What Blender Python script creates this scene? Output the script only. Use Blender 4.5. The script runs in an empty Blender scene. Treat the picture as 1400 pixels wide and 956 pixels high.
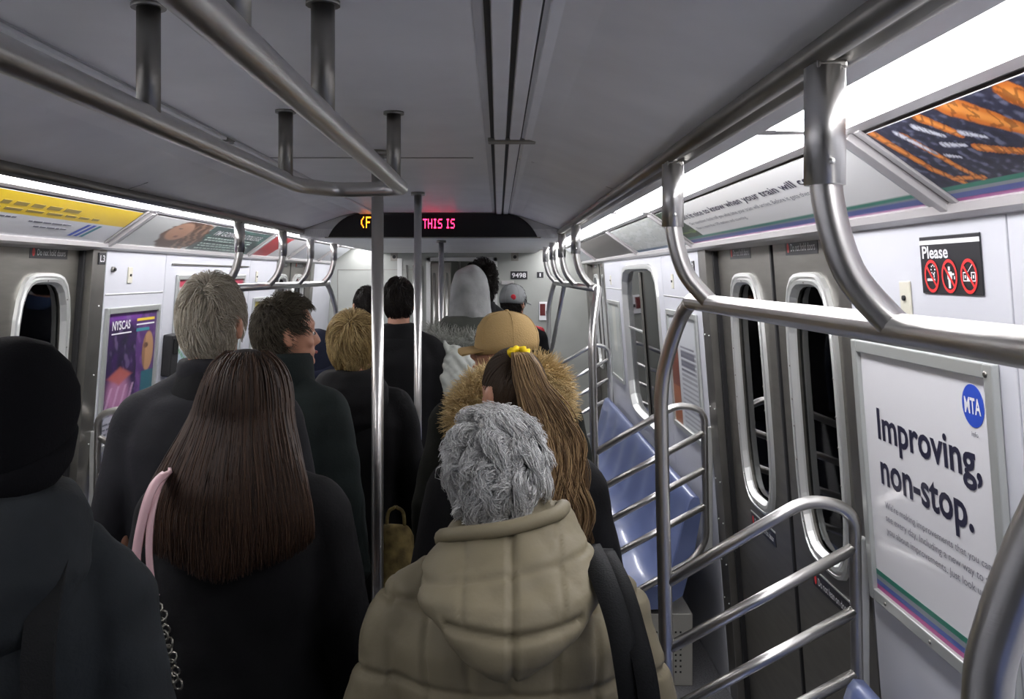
import bpy, bmesh, math, random
import numpy as np
from mathutils import Vector, Matrix

# ------------------------------------------------------------------ camera, world, exposure
SC = bpy.context.scene
COL = SC.collection
FPX, VX, VY = 1244.0, 681.0, 376.0
CX, CZ = 0.41, 1.88
cam_d = bpy.data.cameras.new('camera')
cam = bpy.data.objects.new('camera', cam_d)
COL.objects.link(cam)
SC.camera = cam
cam.location = (CX, 0, CZ)
cam.rotation_euler = (math.radians(90), 0, 0)
cam_d.sensor_width = 36.0
cam_d.lens = FPX / 1400 * 36.0
cam_d.shift_x = (700 - VX) / 1400
cam_d.shift_y = -(478 - VY) / 1400
cam_d.clip_start = 0.02

w = bpy.data.worlds.new('tunnel_dark')
SC.world = w
w.use_nodes = True
w.node_tree.nodes['Background'].inputs[0].default_value = (0.02, 0.021, 0.024, 1)
w.node_tree.nodes['Background'].inputs[1].default_value = 0.3

SC.view_settings.view_transform = 'Standard'
SC.view_settings.look = 'None'
SC.view_settings.gamma = 1.0
SC.view_settings.exposure = 0.0
TUBE_POWER = 17.5          # strength of the fluorescent strips

rng = np.random.default_rng(7)
random.seed(7)

# ------------------------------------------------------------------ materials
MATS = {}
def mat(name, color=(0.5, 0.5, 0.5), rough=0.5, metal=0.0, noise=None, bump=None, emit=None,
        island=None, attr=None, coat=0.0, spec=0.5, stretch=(1, 1, 1), wave=None):
    if name in MATS: return MATS[name]
    m = bpy.data.materials.new(name); m.use_nodes = True
    nt = m.node_tree; N = nt.nodes; L = nt.links
    b = N['Principled BSDF']
    b.inputs['Base Color'].default_value = (*color, 1)
    b.inputs['Roughness'].default_value = rough
    b.inputs['Metallic'].default_value = metal
    b.inputs['Coat Weight'].default_value = coat
    b.inputs['Specular IOR Level'].default_value = spec
    tc = N.new('ShaderNodeTexCoord')
    mp = N.new('ShaderNodeMapping'); mp.inputs['Scale'].default_value = stretch
    L.new(tc.outputs['Object'], mp.inputs['Vector'])
    if noise:
        sc, amt = noise
        t = N.new('ShaderNodeTexNoise'); t.inputs['Scale'].default_value = sc; t.inputs['Detail'].default_value = 5
        L.new(mp.outputs[0], t.inputs['Vector'])
        r = N.new('ShaderNodeValToRGB')
        r.color_ramp.elements[0].position = .3; r.color_ramp.elements[1].position = .7
        r.color_ramp.elements[0].color = (*[c * (1 - amt) for c in color], 1)
        r.color_ramp.elements[1].color = (*[min(1, c * (1 + amt)) for c in color], 1)
        L.new(t.outputs[0], r.inputs[0]); L.new(r.outputs[0], b.inputs['Base Color'])
    if bump:
        sc, st = bump
        t = N.new('ShaderNodeTexNoise'); t.inputs['Scale'].default_value = sc; t.inputs['Detail'].default_value = 4
        L.new(mp.outputs[0], t.inputs['Vector'])
        bp = N.new('ShaderNodeBump'); bp.inputs['Strength'].default_value = st; bp.inputs['Distance'].default_value = .004
        L.new(t.outputs[0], bp.inputs['Height']); L.new(bp.outputs[0], b.inputs['Normal'])
    if wave:
        sc, st, direction = wave
        t = N.new('ShaderNodeTexWave'); t.inputs['Scale'].default_value = sc; t.bands_direction = direction
        L.new(mp.outputs[0], t.inputs['Vector'])
        bp = N.new('ShaderNodeBump'); bp.inputs['Strength'].default_value = st; bp.inputs['Distance'].default_value = .004
        L.new(t.outputs['Fac'], bp.inputs['Height']); L.new(bp.outputs[0], b.inputs['Normal'])
    if island:
        g = N.new('ShaderNodeNewGeometry')
        r = N.new('ShaderNodeValToRGB')
        els = r.color_ramp.elements
        els[0].color = (*island[0], 1); els[1].color = (*island[-1], 1)
        for i, c in enumerate(island[1:-1]):
            e = els.new((i + 1) / (len(island) - 1)); e.color = (*c, 1)
        L.new(g.outputs['Random Per Island'], r.inputs[0]); L.new(r.outputs[0], b.inputs['Base Color'])
    if attr:
        a = N.new('ShaderNodeVertexColor'); a.layer_name = 'print'
        L.new(a.outputs[0], b.inputs['Base Color'])
    if emit:
        b.inputs['Emission Color'].default_value = (*emit[0], 1)
        b.inputs['Emission Strength'].default_value = emit[1]
    MATS[name] = m
    return m

def glass_mat():
    m = bpy.data.materials.new('window_glass'); m.use_nodes = True
    nt = m.node_tree; N = nt.nodes; L = nt.links
    N.remove(N['Principled BSDF'])
    fr = N.new('ShaderNodeFresnel'); fr.inputs[0].default_value = 1.65
    tr = N.new('ShaderNodeBsdfTransparent'); tr.inputs[0].default_value = (.55, .6, .62, 1)
    gl = N.new('ShaderNodeBsdfGlossy'); gl.inputs['Roughness'].default_value = .03
    mx = N.new('ShaderNodeMixShader')
    L.new(fr.outputs[0], mx.inputs[0]); L.new(tr.outputs[0], mx.inputs[1]); L.new(gl.outputs[0], mx.inputs[2])
    L.new(mx.outputs[0], N['Material Output'].inputs[0])
    return m

STEEL = mat('brushed_steel', (.66, .65, .63), .31, 1.0, bump=(60, .05), stretch=(1, 1, 8))
STEEL_D = mat('dull_steel', (.30, .29, .265), .38, 1.0, noise=(6, .12), bump=(30, .05))
STEEL_B = mat('bright_steel_frame', (.70, .71, .69), .42, .75, bump=(50, .04))
DOORM = mat('door_steel', (.235, .225, .20), .42, .85, noise=(5, .1), bump=(80, .04), stretch=(1, 6, 1))
JAMB = mat('jamb_steel', (.26, .25, .23), .38, .9, noise=(8, .12))
WHITE = mat('white_panel', (.57, .58, .62), .42, 0, noise=(3, .03))
CREAM = mat('cream_switch_plate', (.62, .6, .5), .4)
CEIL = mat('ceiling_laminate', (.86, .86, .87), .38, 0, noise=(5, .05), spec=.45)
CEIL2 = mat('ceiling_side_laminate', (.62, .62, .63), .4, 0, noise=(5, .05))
ENDW = mat('end_wall_grey', (.40, .415, .385), .35, 0.3, noise=(4, .05), bump=(120, .03))
BLACK = mat('black_rubber', (.012, .012, .013), .6)
BLACKG = mat('black_glossy_screen', (.006, .006, .007), .22)
FLOORM = mat('speckled_dark_floor', (.12, .12, .125), .5, 0, noise=(140, .5))
BLUE = mat('blue_seat_plastic', (.125, .16, .31), .3, 0, noise=(4, .06), coat=.2)
LAMP = mat('fluorescent_diffuser', (.9, .9, .9), .5, emit=((.98, .965, 1.0), TUBE_POWER))
GLASS = glass_mat()
ADFR = mat('ad_rail_plastic', (.52, .50, .50), .3, .2)
PRINT = mat('printed_card', (.8, .8, .8), .3, attr=True)
INK = mat('dark_ink', (.02, .02, .045), .4)
INKG = mat('grey_ink', (.16, .16, .19), .4)
INKW = mat('white_ink', (.8, .8, .82), .4)
LABEL = mat('black_label', (.016, .016, .02), .35)
REDI = mat('red_ink', (.75, .035, .035), .4)
BLUEI = mat('blue_ink', (.03, .08, .5), .35)
PAPER = mat('white_poster_paper', (.72, .72, .74), .25, coat=.3)
HEATER = mat('heater_panel', (.5, .49, .45), .4, .3)
SKIN = mat('skin', (.50, .25, .16), .5, noise=(30, .08))
SKINT = mat('skin_tan', (.42, .20, .11), .5, noise=(30, .08))
EYEW = mat('eye_white', (.7, .68, .65), .2)
LIPS = mat('lips', (.4, .12, .1), .5)
LED_R = mat('red_led', (.2, 0, .01), .5, emit=((1.0, .02, .09), 9.0))
LED_O = mat('orange_led', (.2, .05, 0), .5, emit=((1.0, .22, .01), 7.0))

# ------------------------------------------------------------------ object helpers
def link(o): COL.objects.link(o); return o
def empty(name, loc=(0, 0, 0), M=None):
    o = link(bpy.data.objects.new(name, None)); o.empty_display_size = .05
    if M is not None: o.matrix_world = M
    else: o.location = loc
    return o
def tag(o, label=None, cat=None, group=None, kind=None):
    if label: o['label'] = label
    if cat: o['category'] = cat
    if group: o['group'] = group
    if kind: o['kind'] = kind
    return o
def thing(name, label, cat, loc=(0, 0, 0), M=None, group=None):
    return tag(empty(name, loc, M), label, cat, group)
def struct(o, label=None): return tag(o, label, None, None, 'structure')

class MB:
    """collects geometry, then links it as one mesh object"""
    def __init__(s): s.v = []; s.f = []; s.sm = []
    def add(s, vs, fs, smooth=False):
        b = len(s.v); s.v.extend([tuple(map(float, p)) for p in vs])
        for f in fs: s.f.append([b + i for i in f]); s.sm.append(smooth)
        return s
    def box(s, lo, hi, ch=0.0):
        x0, y0, z0 = [min(a, b) for a, b in zip(lo, hi)]; x1, y1, z1 = [max(a, b) for a, b in zip(lo, hi)]
        return s.add([(x0, y0, z0), (x1, y0, z0), (x1, y1, z0), (x0, y1, z0), (x0, y0, z1), (x1, y0, z1), (x1, y1, z1), (x0, y1, z1)],
              [(0, 3, 2, 1), (4, 5, 6, 7), (0, 1, 5, 4), (1, 2, 6, 5), (2, 3, 7, 6), (3, 0, 4, 7)])
    def tube(s, pts, r, n=12, caps=True, closed=False):
        P = [Vector(p) for p in pts]; m = len(P)
        rr = r if isinstance(r, (list, tuple)) else [r] * m
        T = []
        for i in range(m):
            if closed: a = P[(i - 1) % m]; b = P[(i + 1) % m]
            else: a = P[max(i - 1, 0)]; b = P[min(i + 1, m - 1)]
            T.append((b - a).normalized())
        ref = Vector((0, 0, 1)) if abs(T[0].z) < .9 else Vector((1, 0, 0))
        u = T[0].cross(ref).normalized(); vs = []
        for i in range(m):
            u = (u - T[i] * u.dot(T[i])).normalized(); wv = T[i].cross(u)
            for k in range(n):
                a = 2 * math.pi * k / n
                vs.append(P[i] + (u * math.cos(a) + wv * math.sin(a)) * rr[i])
        fs = []
        for i in range(m if closed else m - 1):
            j = (i + 1) % m
            for k in range(n):
                fs.append((i * n + k, i * n + (k + 1) % n, j * n + (k + 1) % n, j * n + k))
        s.add(vs, fs, True)
        if caps and not closed:
            b = len(s.v) - len(vs)
            s.f.append([b + k for k in range(n)][::-1]); s.sm.append(False)
            s.f.append([b + (m - 1) * n + k for k in range(n)]); s.sm.append(False)
        return s
    def loft(s, rings, smooth=True, cap=True, close=True):
        n = len(rings[0]); vs = [p for r in rings for p in r]; fs = []
        for i in range(len(rings) - 1):
            for k in range(n if close else n - 1):
                fs.append((i * n + k, i * n + (k + 1) % n, (i + 1) * n + (k + 1) % n, (i + 1) * n + k))
        b = len(s.v); s.add(vs, fs, smooth)
        if cap:
            s.f.append([b + k for k in range(n)][::-1]); s.sm.append(False)
            s.f.append([b + (len(rings) - 1) * n + k for k in range(n)]); s.sm.append(False)
        return s
    def ell(s, c, r, nu=14, nv=10):
        rings = []
        for i in range(1, nv):
            ph = math.pi * i / nv
            rings.append([(c[0] + r[0] * math.sin(ph) * math.cos(2 * math.pi * k / nu),
                           c[1] + r[1] * math.sin(ph) * math.sin(2 * math.pi * k / nu),
                           c[2] - r[2] * math.cos(ph)) for k in range(nu)])
        return s.loft(rings)
    def capsule(s, p0, p1, r0, r1, n=12):
        p0 = Vector(p0); p1 = Vector(p1); d = (p1 - p0); L = d.length; d = d / L
        pts = []; rr = []
        for a in (80, 55, 28): pts.append(p0 - d * r0 * math.sin(math.radians(a))); rr.append(r0 * math.cos(math.radians(a)))
        pts.append(p0); rr.append(r0); pts.append(p1); rr.append(r1)
        for a in (28, 55, 80): pts.append(p1 + d * r1 * math.sin(math.radians(a))); rr.append(r1 * math.cos(math.radians(a)))
        return s.tube(pts, rr, n)
    def mesh(s, name):
        me = bpy.data.meshes.new(name); me.from_pydata(s.v, [], s.f)
        me.polygons.foreach_set('use_smooth', s.sm); me.update(); return me
    def build(s, name, m, parent=None, bevel=0.0):
        o = link(bpy.data.objects.new(name, s.mesh(name)))
        o.data.materials.append(m)
        if parent: o.parent = parent
        if bevel:
            b = o.modifiers.new('bevel', 'BEVEL'); b.width = bevel; b.segments = 2; b.limit_method = 'ANGLE'
        return o

def smooth_path(pts, per=6):
    P = [Vector(p) for p in pts]; out = []
    Q = [P[0] * 2 - P[1]] + P + [P[-1] * 2 - P[-2]]
    for i in range(1, len(Q) - 2):
        for k in range(per):
            t = k / per; a, b, c, d = Q[i - 1], Q[i], Q[i + 1], Q[i + 2]
            out.append(.5 * ((2 * b) + (c - a) * t + (2 * a - 5 * b + 4 * c - d) * t * t + (3 * b - a - 3 * c + d) * t ** 3))
    out.append(P[-1]); return out

def fillet(pts, r, n=6):
    P = [Vector(p) for p in pts]; out = [P[0]]
    for i in range(1, len(P) - 1):
        a = (P[i - 1] - P[i]); b = (P[i + 1] - P[i])
        rr = min(r, a.length * .45, b.length * .45)
        p0 = P[i] + a.normalized() * rr; p1 = P[i] + b.normalized() * rr
        for k in range(n + 1):
            t = k / n; out.append(p0 * (1 - t) ** 2 + P[i] * 2 * t * (1 - t) + p1 * t * t)
    out.append(P[-1]); return out

def se_r(th, a, b, n=5.0):
    return (abs(math.cos(th) / a) ** n + abs(math.sin(th) / b) ** n) ** (-1 / n)
def se_ring(a, b, z, cu=0, cv=0, n=5.0, N=44):
    out = []
    for k in range(N):
        th = 2 * math.pi * k / N
        # even spread around a tall shape
        th = math.atan2(b * math.sin(th), a * math.cos(th))
        r = se_r(th, a, b, n); out.append((cu + r * math.cos(th), cv + r * math.sin(th), z))
    return out

def plate_with_hole(u0, v0, u1, v1, cu, cv, a, b, z0, z1, n=5.0):
    """rectangular plate with a rounded opening, thickness z0..z1"""
    angs = [2 * math.pi * k / 48 for k in range(48)]
    angs = [math.atan2(b * math.sin(t), a * math.cos(t)) % (2 * math.pi) for t in angs]
    for cxx, cyy in ((u0, v0), (u1, v0), (u1, v1), (u0, v1)):
        angs.append(math.atan2(cyy - cv, cxx - cu) % (2 * math.pi))
    angs = sorted(set(round(t, 6) for t in angs))
    inn = []; out = []
    for t in angs:
        r = se_r(t, a, b, n); c, s_ = math.cos(t), math.sin(t)
        inn.append((cu + r * c, cv + r * s_))
        ks = []
        if c > 1e-9: ks.append((u1 - cu) / c)
        if c < -1e-9: ks.append((u0 - cu) / c)
        if s_ > 1e-9: ks.append((v1 - cv) / s_)
        if s_ < -1e-9: ks.append((v0 - cv) / s_)
        k = min(ks); out.append((cu + k * c, cv + k * s_))
    m = MB(); N = len(angs)
    rings = [[(p[0], p[1], z0) for p in inn], [(p[0], p[1], z0) for p in out], [(p[0], p[1], z1) for p in out], [(p[0], p[1], z1) for p in inn], [(p[0], p[1], z0) for p in inn]]
    m.loft(rings, smooth=False, cap=False)
    return m

def rounded_prism(pts2, z0, z1):
    m = MB(); n = len(pts2)
    m.add([(p[0], p[1], z0) for p in pts2] + [(p[0], p[1], z1) for p in pts2],
          [list(range(n))[::-1], list(range(n, 2 * n))] + [(k, (k + 1) % n, n + (k + 1) % n, n + k) for k in range(n)])
    return m

LEAN = .075
def wx(z): return 1.31 + LEAN * (1.88 - z)
def wallM(side, Y, z, out=0.0):
    """frame on a side wall: X = reading direction, Y = up the wall, Z = into the car; out > 0 moves outboard"""
    up = Vector((-LEAN * side, 0, 1)).normalized(); X = Vector((0, -side, 0)); Z = X.cross(up)
    o = Vector((side * wx(z), Y, z)) - Z * out
    return Matrix(((X.x, up.x, Z.x, o.x), (X.y, up.y, Z.y, o.y), (X.z, up.z, Z.z, o.z), (0, 0, 0, 1)))
def endM(x, y, z):  # flat on a wall facing the camera
    return Matrix(((1, 0, 0, x), (0, 0, -1, y), (0, 1, 0, z), (0, 0, 0, 1)))

def text(parent, s, u, v, w_, h_, m, z=.0012, bold=0.0, depth=.0006, name='lettering', fit=True):
    """lettering fitted in the box with lower left corner u, v (parent frame)"""
    cu = bpy.data.curves.new(name, 'FONT'); cu.body = s; cu.size = 1; cu.offset = bold; cu.extrude = 0; cu.resolution_u = 3
    t = bpy.data.objects.new(name, cu); COL.objects.link(t)
    me = bpy.data.meshes.new_from_object(t)
    COL.objects.unlink(t); bpy.data.objects.remove(t); bpy.data.curves.remove(cu)
    n = len(me.vertices); co = np.empty(n * 3, 'f'); me.vertices.foreach_get('co', co); co = co.reshape(-1, 3)
    lo = co.min(0); hi = co.max(0); sc = np.array([w_ / (hi[0] - lo[0]), h_ / (hi[1] - lo[1])])
    co[:, 0] = u + (co[:, 0] - lo[0]) * sc[0]; co[:, 1] = v + (co[:, 1] - lo[1]) * sc[1]; co[:, 2] = z
    me.vertices.foreach_set('co', co.ravel()); me.update()
    me.materials.clear(); me.materials.append(m)
    o = link(bpy.data.objects.new(name, me)); o.parent = parent
    if len(s) > 12 and h_ < .037: o['kind'] = 'stuff'      # small print
    return o

def flat(parent, name, u0, v0, u1, v1, m, z0=0, z1=.001, bevel=0):
    return MB().box((u0, v0, z0), (u1, v1, z1)).build(name, m, parent, bevel)

def print_card(parent, name, w_, h_, nu, nv, fn, z=.0, m=None):
    """a flat printed card, its picture given by fn(U, V) -> rgb arrays, U, V in 0..1"""
    us = np.linspace(0, 1, nu + 1); vs = np.linspace(0, 1, nv + 1)
    U, V = np.meshgrid(us, vs)
    co = np.stack([U * w_, V * h_, np.full_like(U, z)], -1).reshape(-1, 3)
    i = np.arange(nu * nv); r = i // nu; c = i % nu; a = r * (nu + 1) + c
    f = np.stack([a, a + 1, a + nu + 2, a + nu + 1], -1)
    me = bpy.data.meshes.new(name); me.from_pydata(co.tolist(), [], f.tolist())
    rgb = np.clip(np.stack(fn(U, V), -1), 0, 1).reshape(-1, 3)
    ca = me.color_attributes.new('print', 'FLOAT_COLOR', 'POINT')
    ca.data.foreach_set('color', np.concatenate([rgb, np.ones((len(rgb), 1))], 1).astype('f').ravel())
    me.materials.append(m or PRINT)
    o = link(bpy.data.objects.new(name, me)); o.parent = parent
    return o

# ------------------------------------------------------------------ the room shell
YB, YE = -1.6, 9.4           # back of the built part, end wall
ZC, ZR = 2.258, 2.117        # ceiling, light rail
Y_SIGN = 5.53

struct(MB().box((-1.6, YB, -.06), (1.6, YE + 3.5, 0)).build('floor', FLOORM), 'dark speckled rubber floor')

prof = [(-.80, 2.150), (-.72, 2.178), (-.64, 2.205), (-.55, 2.236), (-.46, ZC), (.46, ZC), (.55, 2.236), (.64, 2.205), (.72, 2.178), (.80, 2.150)]
def ceiling_piece(name, y0, y1, m):
    b = MB(); n = len(prof)
    v = []
    for y in (y0, y1):
        v += [(x, y, z) for x, z in prof] + [(x, y, z + .05) for x, z in prof]
    f = []
    for i in range(n - 1):
        f += [(i, i + 1, 2 * n + i + 1, 2 * n + i), (n + i, 3 * n + i, 3 * n + i + 1, n + i + 1)]
    b.add(v, f, False)
    return b.build(name, m)
cl = ceiling_piece('ceiling', YB, 2.93, CEIL); struct(cl, 'grey laminate ceiling curving down to the light rails')
c2 = ceiling_piece('ceiling_panel', 2.936, Y_SIGN, CEIL); c2.parent = cl
# metal line at the ceiling joint
MB().box((-.46, 2.925, ZC - .0015), (.33, 2.941, ZC + .001)).build('joint_strip', STEEL_D, cl)
# low ceiling beyond the sign
MB().box((-.80, Y_SIGN + .01, 2.107), (.80, YE, 2.16)).build('low_ceiling_panel', CEIL, cl)

# linear air diffusers: metal fins over dark slots
def diffuser(n, xs, name):
    root = struct(empty(name, (0, 0, ZC)), None)
    x0, x1 = min(xs) - .02, max(xs) + .012
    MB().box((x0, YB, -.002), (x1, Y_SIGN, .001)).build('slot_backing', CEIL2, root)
    for k, x in enumerate(xs):
        MB().box((x - .0045, YB, -.0035), (x + .0045, Y_SIGN, -.001)).build('dark_slot', BLACK, root)
    for a, b_ in zip(xs[:-1], xs[1:]):
        for ya, yb in ((YB, 2.48), (2.56, Y_SIGN)):
            MB().box((a + .006, ya, -.010), (b_ - .006, yb, -.001)).build('fin', CEIL, root, .002)
    MB().box((x0 + .008, 2.49, -.013), (x1 - .005, 2.545, -.001)).build('clip', STEEL_D, root, .003)
    return root
tag(diffuser(1, [.394, .436, .476, .525], 'trim_1'), 'linear ceiling air slots right of the centre poles')
tag(diffuser(2, [-.335, -.385, -.42], 'trim_2'), 'linear ceiling air slots above the left handrail')

# bulkhead carrying the destination display
bm_ = MB()
poly = [(x, z) for x, z in prof] + [(.80, 2.107), (-.80, 2.107)]
bk = rounded_prism(poly, 0, .03)
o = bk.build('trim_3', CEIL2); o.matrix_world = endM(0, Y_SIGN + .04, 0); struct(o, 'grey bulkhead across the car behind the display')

disp = thing('destination_display', 'black ceiling display across the car with red and orange lit letters', 'display', M=endM(0, Y_SIGN, 0))
pts = []
xl, xr, zb_, zt = -.617, .648, 2.109, 2.252
for k in range(9):
    t = k / 8; q0 = 1 - math.sqrt(1 - .45 ** 2); q1 = 1 - math.sqrt(1 - .99 ** 2)
    pts.append((xr - .175 * ((1 - math.sqrt(1 - (.45 + .54 * t) ** 2)) - q0) / (q1 - q0), zb_ + (zt - zb_) * t))
right = pts[:]
left = [(-(p[0]) + (xr + xl), p[1]) for p in right][::-1]
scr = rounded_prism([(xl, zb_)] and (right + left), 0, .03)
scr.build('screen', BLACKG, disp)
MB().box((xl - .02, zb_ - .006, -.01), (xr + .02, zb_, .035)).build('lower_lip', STEEL_D, disp)
FONT5 = {'T': ['11111', '00100', '00100', '00100', '00100', '00100', '00100'], 'H': ['10001', '10001', '10001', '11111', '10001', '10001', '10001'],
         'I': ['01110', '00100', '00100', '00100', '00100', '00100', '01110'], 'S': ['01111', '10000', '10000', '01110', '00001', '00001', '11110'],
         'F': ['11111', '10000', '10000', '11110', '10000', '10000', '10000'], '<': ['00010', '00100', '01000', '01000', '01000', '00100', '00010'], ' ': ['000'] * 7}
def led(s, u0, v0, w_, h_, m, name):
    widths = [len(FONT5[c][0]) + 1 for c in s]; tot = sum(widths) - 1; du = w_ / tot; dv = h_ / 7
    b = MB(); cu_ = 0
    for c, wd in zip(s, widths):
        for r, row in enumerate(FONT5[c]):
            for q, ch in enumerate(row):
                if ch == '1':
                    x = u0 + (cu_ + q) * du; y = v0 + (6 - r) * dv
                    b.box((x, y, .0305), (x + du * .86, y + dv * .86, .033))
        cu_ += wd
    return b.build(name, m, disp)
def sx(px): return CX + (px - VX) * Y_SIGN / FPX
def sz(py): return CZ - (py - VY) * Y_SIGN / FPX
led('THIS', sx(579), sz(312.5), sx(605) - sx(579), sz(299.5) - sz(312.5), LED_R, 'red_letters')
led('IS', sx(610), sz(312.5), sx(622) - sx(610), sz(299.5) - sz(312.5), LED_R, 'red_letters')
led('<F', sx(493.5), sz(312), sx(508) - sx(493.5), sz(296.5) - sz(312), LED_O, 'orange_letters')

# ------------------------------------------------------------------ side walls
def wall_piece(side, y0, y1, z0, z1, name, m, parent=None, th=.03, out=0.0, bevel=.002):
    o = MB().box((0, 0, -th), (abs(y1 - y0), (z1 - z0), 0)).build(name, m, parent, bevel)
    yy = y1 if side > 0 else y0      # reading direction is -Y on the right wall
    M = wallM(side, yy, z0, out)
    if parent is not None: o.matrix_world = parent.matrix_world @ (parent.matrix_world.inverted() @ M)
    o.matrix_basis = M
    return o

wallR = struct(empty('wall_right'), 'white panelled side wall of the car, right')
wallL = struct(empty('wall_left'), 'white panelled side wall of the car, left')
TOPZ = 2.02
def seg(side, y0, y1, m, name='wall_panel', **k):
    return wall_piece(side, y0 + .003, y1 - .003, 0.0, TOPZ, name, m, wallR if side > 0 else wallL, **k)
def backing(side, y0, y1):
    wall_piece(side, y0, y1, 0, TOPZ, 'wall_backing', JAMB, wallR if side > 0 else wallL, th=.02, out=.034)

# right: panels, jambs, window
seg(1, YB, .35, WHITE); seg(1, .35, 1.60, WHITE); seg(1, 1.60, 2.335, WHITE); seg(1, 2.335, 2.42, JAMB, 'jamb_column', th=.10)
seg(1, 3.93, 4.075, JAMB, 'jamb_column', th=.10); seg(1, 4.075, 5.0, WHITE)
wp = plate_with_hole(0, 0, 1.72, TOPZ, .84, 1.43, .72, .50, -.03, 0, 7).build('window_wall_panel', WHITE, wallR); wp.matrix_basis = wallM(1, 6.72, 0)
seg(1, 6.72, 7.70, WHITE); seg(1, 7.70, 7.82, JAMB, 'jamb_column', th=.10); seg(1, 9.15, YE, JAMB, 'jamb_column', th=.10)
backing(1, YB, 2.40); backing(1, 3.97, 5.1); backing(1, 6.66, 7.8)
# left
seg(-1, YB, .9, WHITE); seg(-1, .9, 2.335, WHITE); seg(-1, 2.335, 2.42, JAMB, 'jamb_column', th=.10)
seg(-1, 3.85, 3.985, JAMB, 'jamb_column', th=.10); seg(-1, 3.985, 4.70, WHITE); seg(-1, 4.70, 6.30, WHITE); seg(-1, 6.30, 7.05, WHITE)
seg(-1, 7.05, 7.15, JAMB, 'jamb_column', th=.10); seg(-1, 8.35, 8.5, JAMB, 'jamb_column', th=.10); seg(-1, 8.5, YE, WHITE)
backing(-1, YB, 2.40); backing(-1, 3.9, 7.1); backing(-1, 8.4, YE)
# horizontal panel seams on the white panels (thin raised strips)
def hstrip(side, y0, y1, z):
    wall_piece(side, y0, y1, z, z + .006, 'panel_seam', STEEL_B, wallR if side > 0 else wallL, th=.004, out=-.003)
hstrip(-1, 4.0, 4.69, 1.79); hstrip(1, 4.09, 4.99, 1.765); hstrip(1, 1.62, 2.33, .30); hstrip(1, 6.73, 7.69, 1.77)
# small rivets on the far right jamb
b = MB()
for z in (.45, .62, .8, .98, 1.3, 1.62):
    for dy in (.03, .11):
        b.ell((0, 0, 0), (0, 0, 0)) if False else None
        b.ell((dy, z, .002), (.004, .004, .003), 8, 6)
rv = b.build('rivets', STEEL_B, wallR); rv.matrix_basis = wallM(1, 4.07, 0); rv['kind'] = 'stuff'
b = MB()
for z in (.9, 1.15, 1.45, 1.75): b.ell((.10, z, .002), (.004, .004, .003), 8, 6)
rv = b.build('rivets', STEEL_B, wallL); rv.matrix_basis = wallM(-1, 3.84, 0); rv['kind'] = 'stuff'

# window on the right bench
wn = struct(empty('window_1', M=wallM(1, 6.72, 0)), 'wide rounded window over the right bench')
fr = MB(); fr.loft([se_ring(a_, b_, z_, .84, 1.43, 7) for a_, b_, z_ in ((.745, .525, .0), (.74, .52, .012), (.715, .495, .012), (.70, .48, -.02), (.70, .48, -.03))], smooth=False, cap=False)
fr.build('window_frame', STEEL_B, wn)
rounded_prism([(p[0], p[1]) for p in se_ring(.715, .495, 0, .84, 1.43, 7)], -.032, -.026).build('pane', GLASS, wn)
MB().box((.80, .95, -.024), (.835, 1.90, -.012)).build('mullion', STEEL_D, wn, .003)
MB().box((.10, 1.50, -.024), (.80, 1.515, -.016)).build('mullion', STEEL_B, wn, .003)

# door leaves
def door_leaf(n, side, y0, y1, label, wu=None, leafh=2.03, sticker='Do not hold doors', low=True, out=.05):
    W = y1 - y0
    M = wallM(side, y1 if side > 0 else y0, 0, out)
    root = struct(empty('door_%d' % n, M=M), label)
    cu_ = W / 2 if wu is None else wu
    a, b_ = .212, .448; cv = 1.43
    plate_with_hole(.004, .02, W - .004, leafh, cu_, cv, a - .026, b_ - .026, -.03, 0, 4.2).build('door_panel', DOORM, root)
    fr = MB(); fr.loft([se_ring(x, y, z, cu_, cv, 4.2) for x, y, z in ((a + .012, b_ + .012, .0), (a + .01, b_ + .01, .012), (a, b_, .014), (a - .003, b_ - .003, .006), (a - .010, b_ - .010, .006), (a - .013, b_ - .013, .015), (a - .024, b_ - .024, .013), (a - .030, b_ - .030, -.004), (a - .034, b_ - .034, -.01))], smooth=False, cap=False)
    fr.build('window_frame', STEEL_B, root)
    bb = MB()
    for k in range(14):
        th = 2 * math.pi * (k + .5) / 14; r = se_r(th, a - .0185, b_ - .0185, 4.2)
        bb.ell((cu_ + r * math.cos(th), cv + r * math.sin(th), .015), (.0035, .0035, .002), 6, 5)
    bb.build('frame_rivets', STEEL_D, root)['kind'] = 'stuff'
    rounded_prism([(p[0], p[1]) for p in se_ring(a - .035, b_ - .035, 0, cu_, cv, 4.2)], -.024, -.018).build('pane', GLASS, root)
    sl = MB().box((W - .006, .02, -.028), (W + .008, leafh, .004)).build('rubber_seal', BLACK, root)
    if sticker:
        u0 = cu_ - .19 if side > 0 else cu_ - .13
        pl = flat(root, 'notice', u0, 1.945, u0 + .30, 1.995, LABEL, 0, .0015)
        t = text(root, sticker, u0 + .055, 1.957, .225, .024, INKW, .0022); t.parent = pl
        d = rounded_prism([(u0 + .027 + .011 * math.cos(q), 1.969 + .016 * math.sin(q)) for q in np.linspace(0, 6.283, 13)[:-1]], .0015, .002).build('red_mark', REDI, pl)
    if low:
        u0 = cu_ - .16
        pl = flat(root, 'notice', u0, .875, u0 + .32, .925, LABEL, 0, .0015)
        t = text(root, 'Do not lean on door', u0 + .05, .887, .25, .024, INKW, .0022); t.parent = pl
        rounded_prism([(u0 + .025 + .010 * math.cos(q), .899 + .016 * math.sin(q)) for q in np.linspace(0, 6.283, 13)[:-1]], .0015, .002).build('red_mark', REDI, pl)
        flat(root, 'chrome_strip', u0, .926, u0 + .32, .931, STEEL_B, 0, .002)
    return root
door_leaf(1, 1, 2.44, 3.13, 'near steel leaf of the right door, rounded window', wu=.335)
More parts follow.
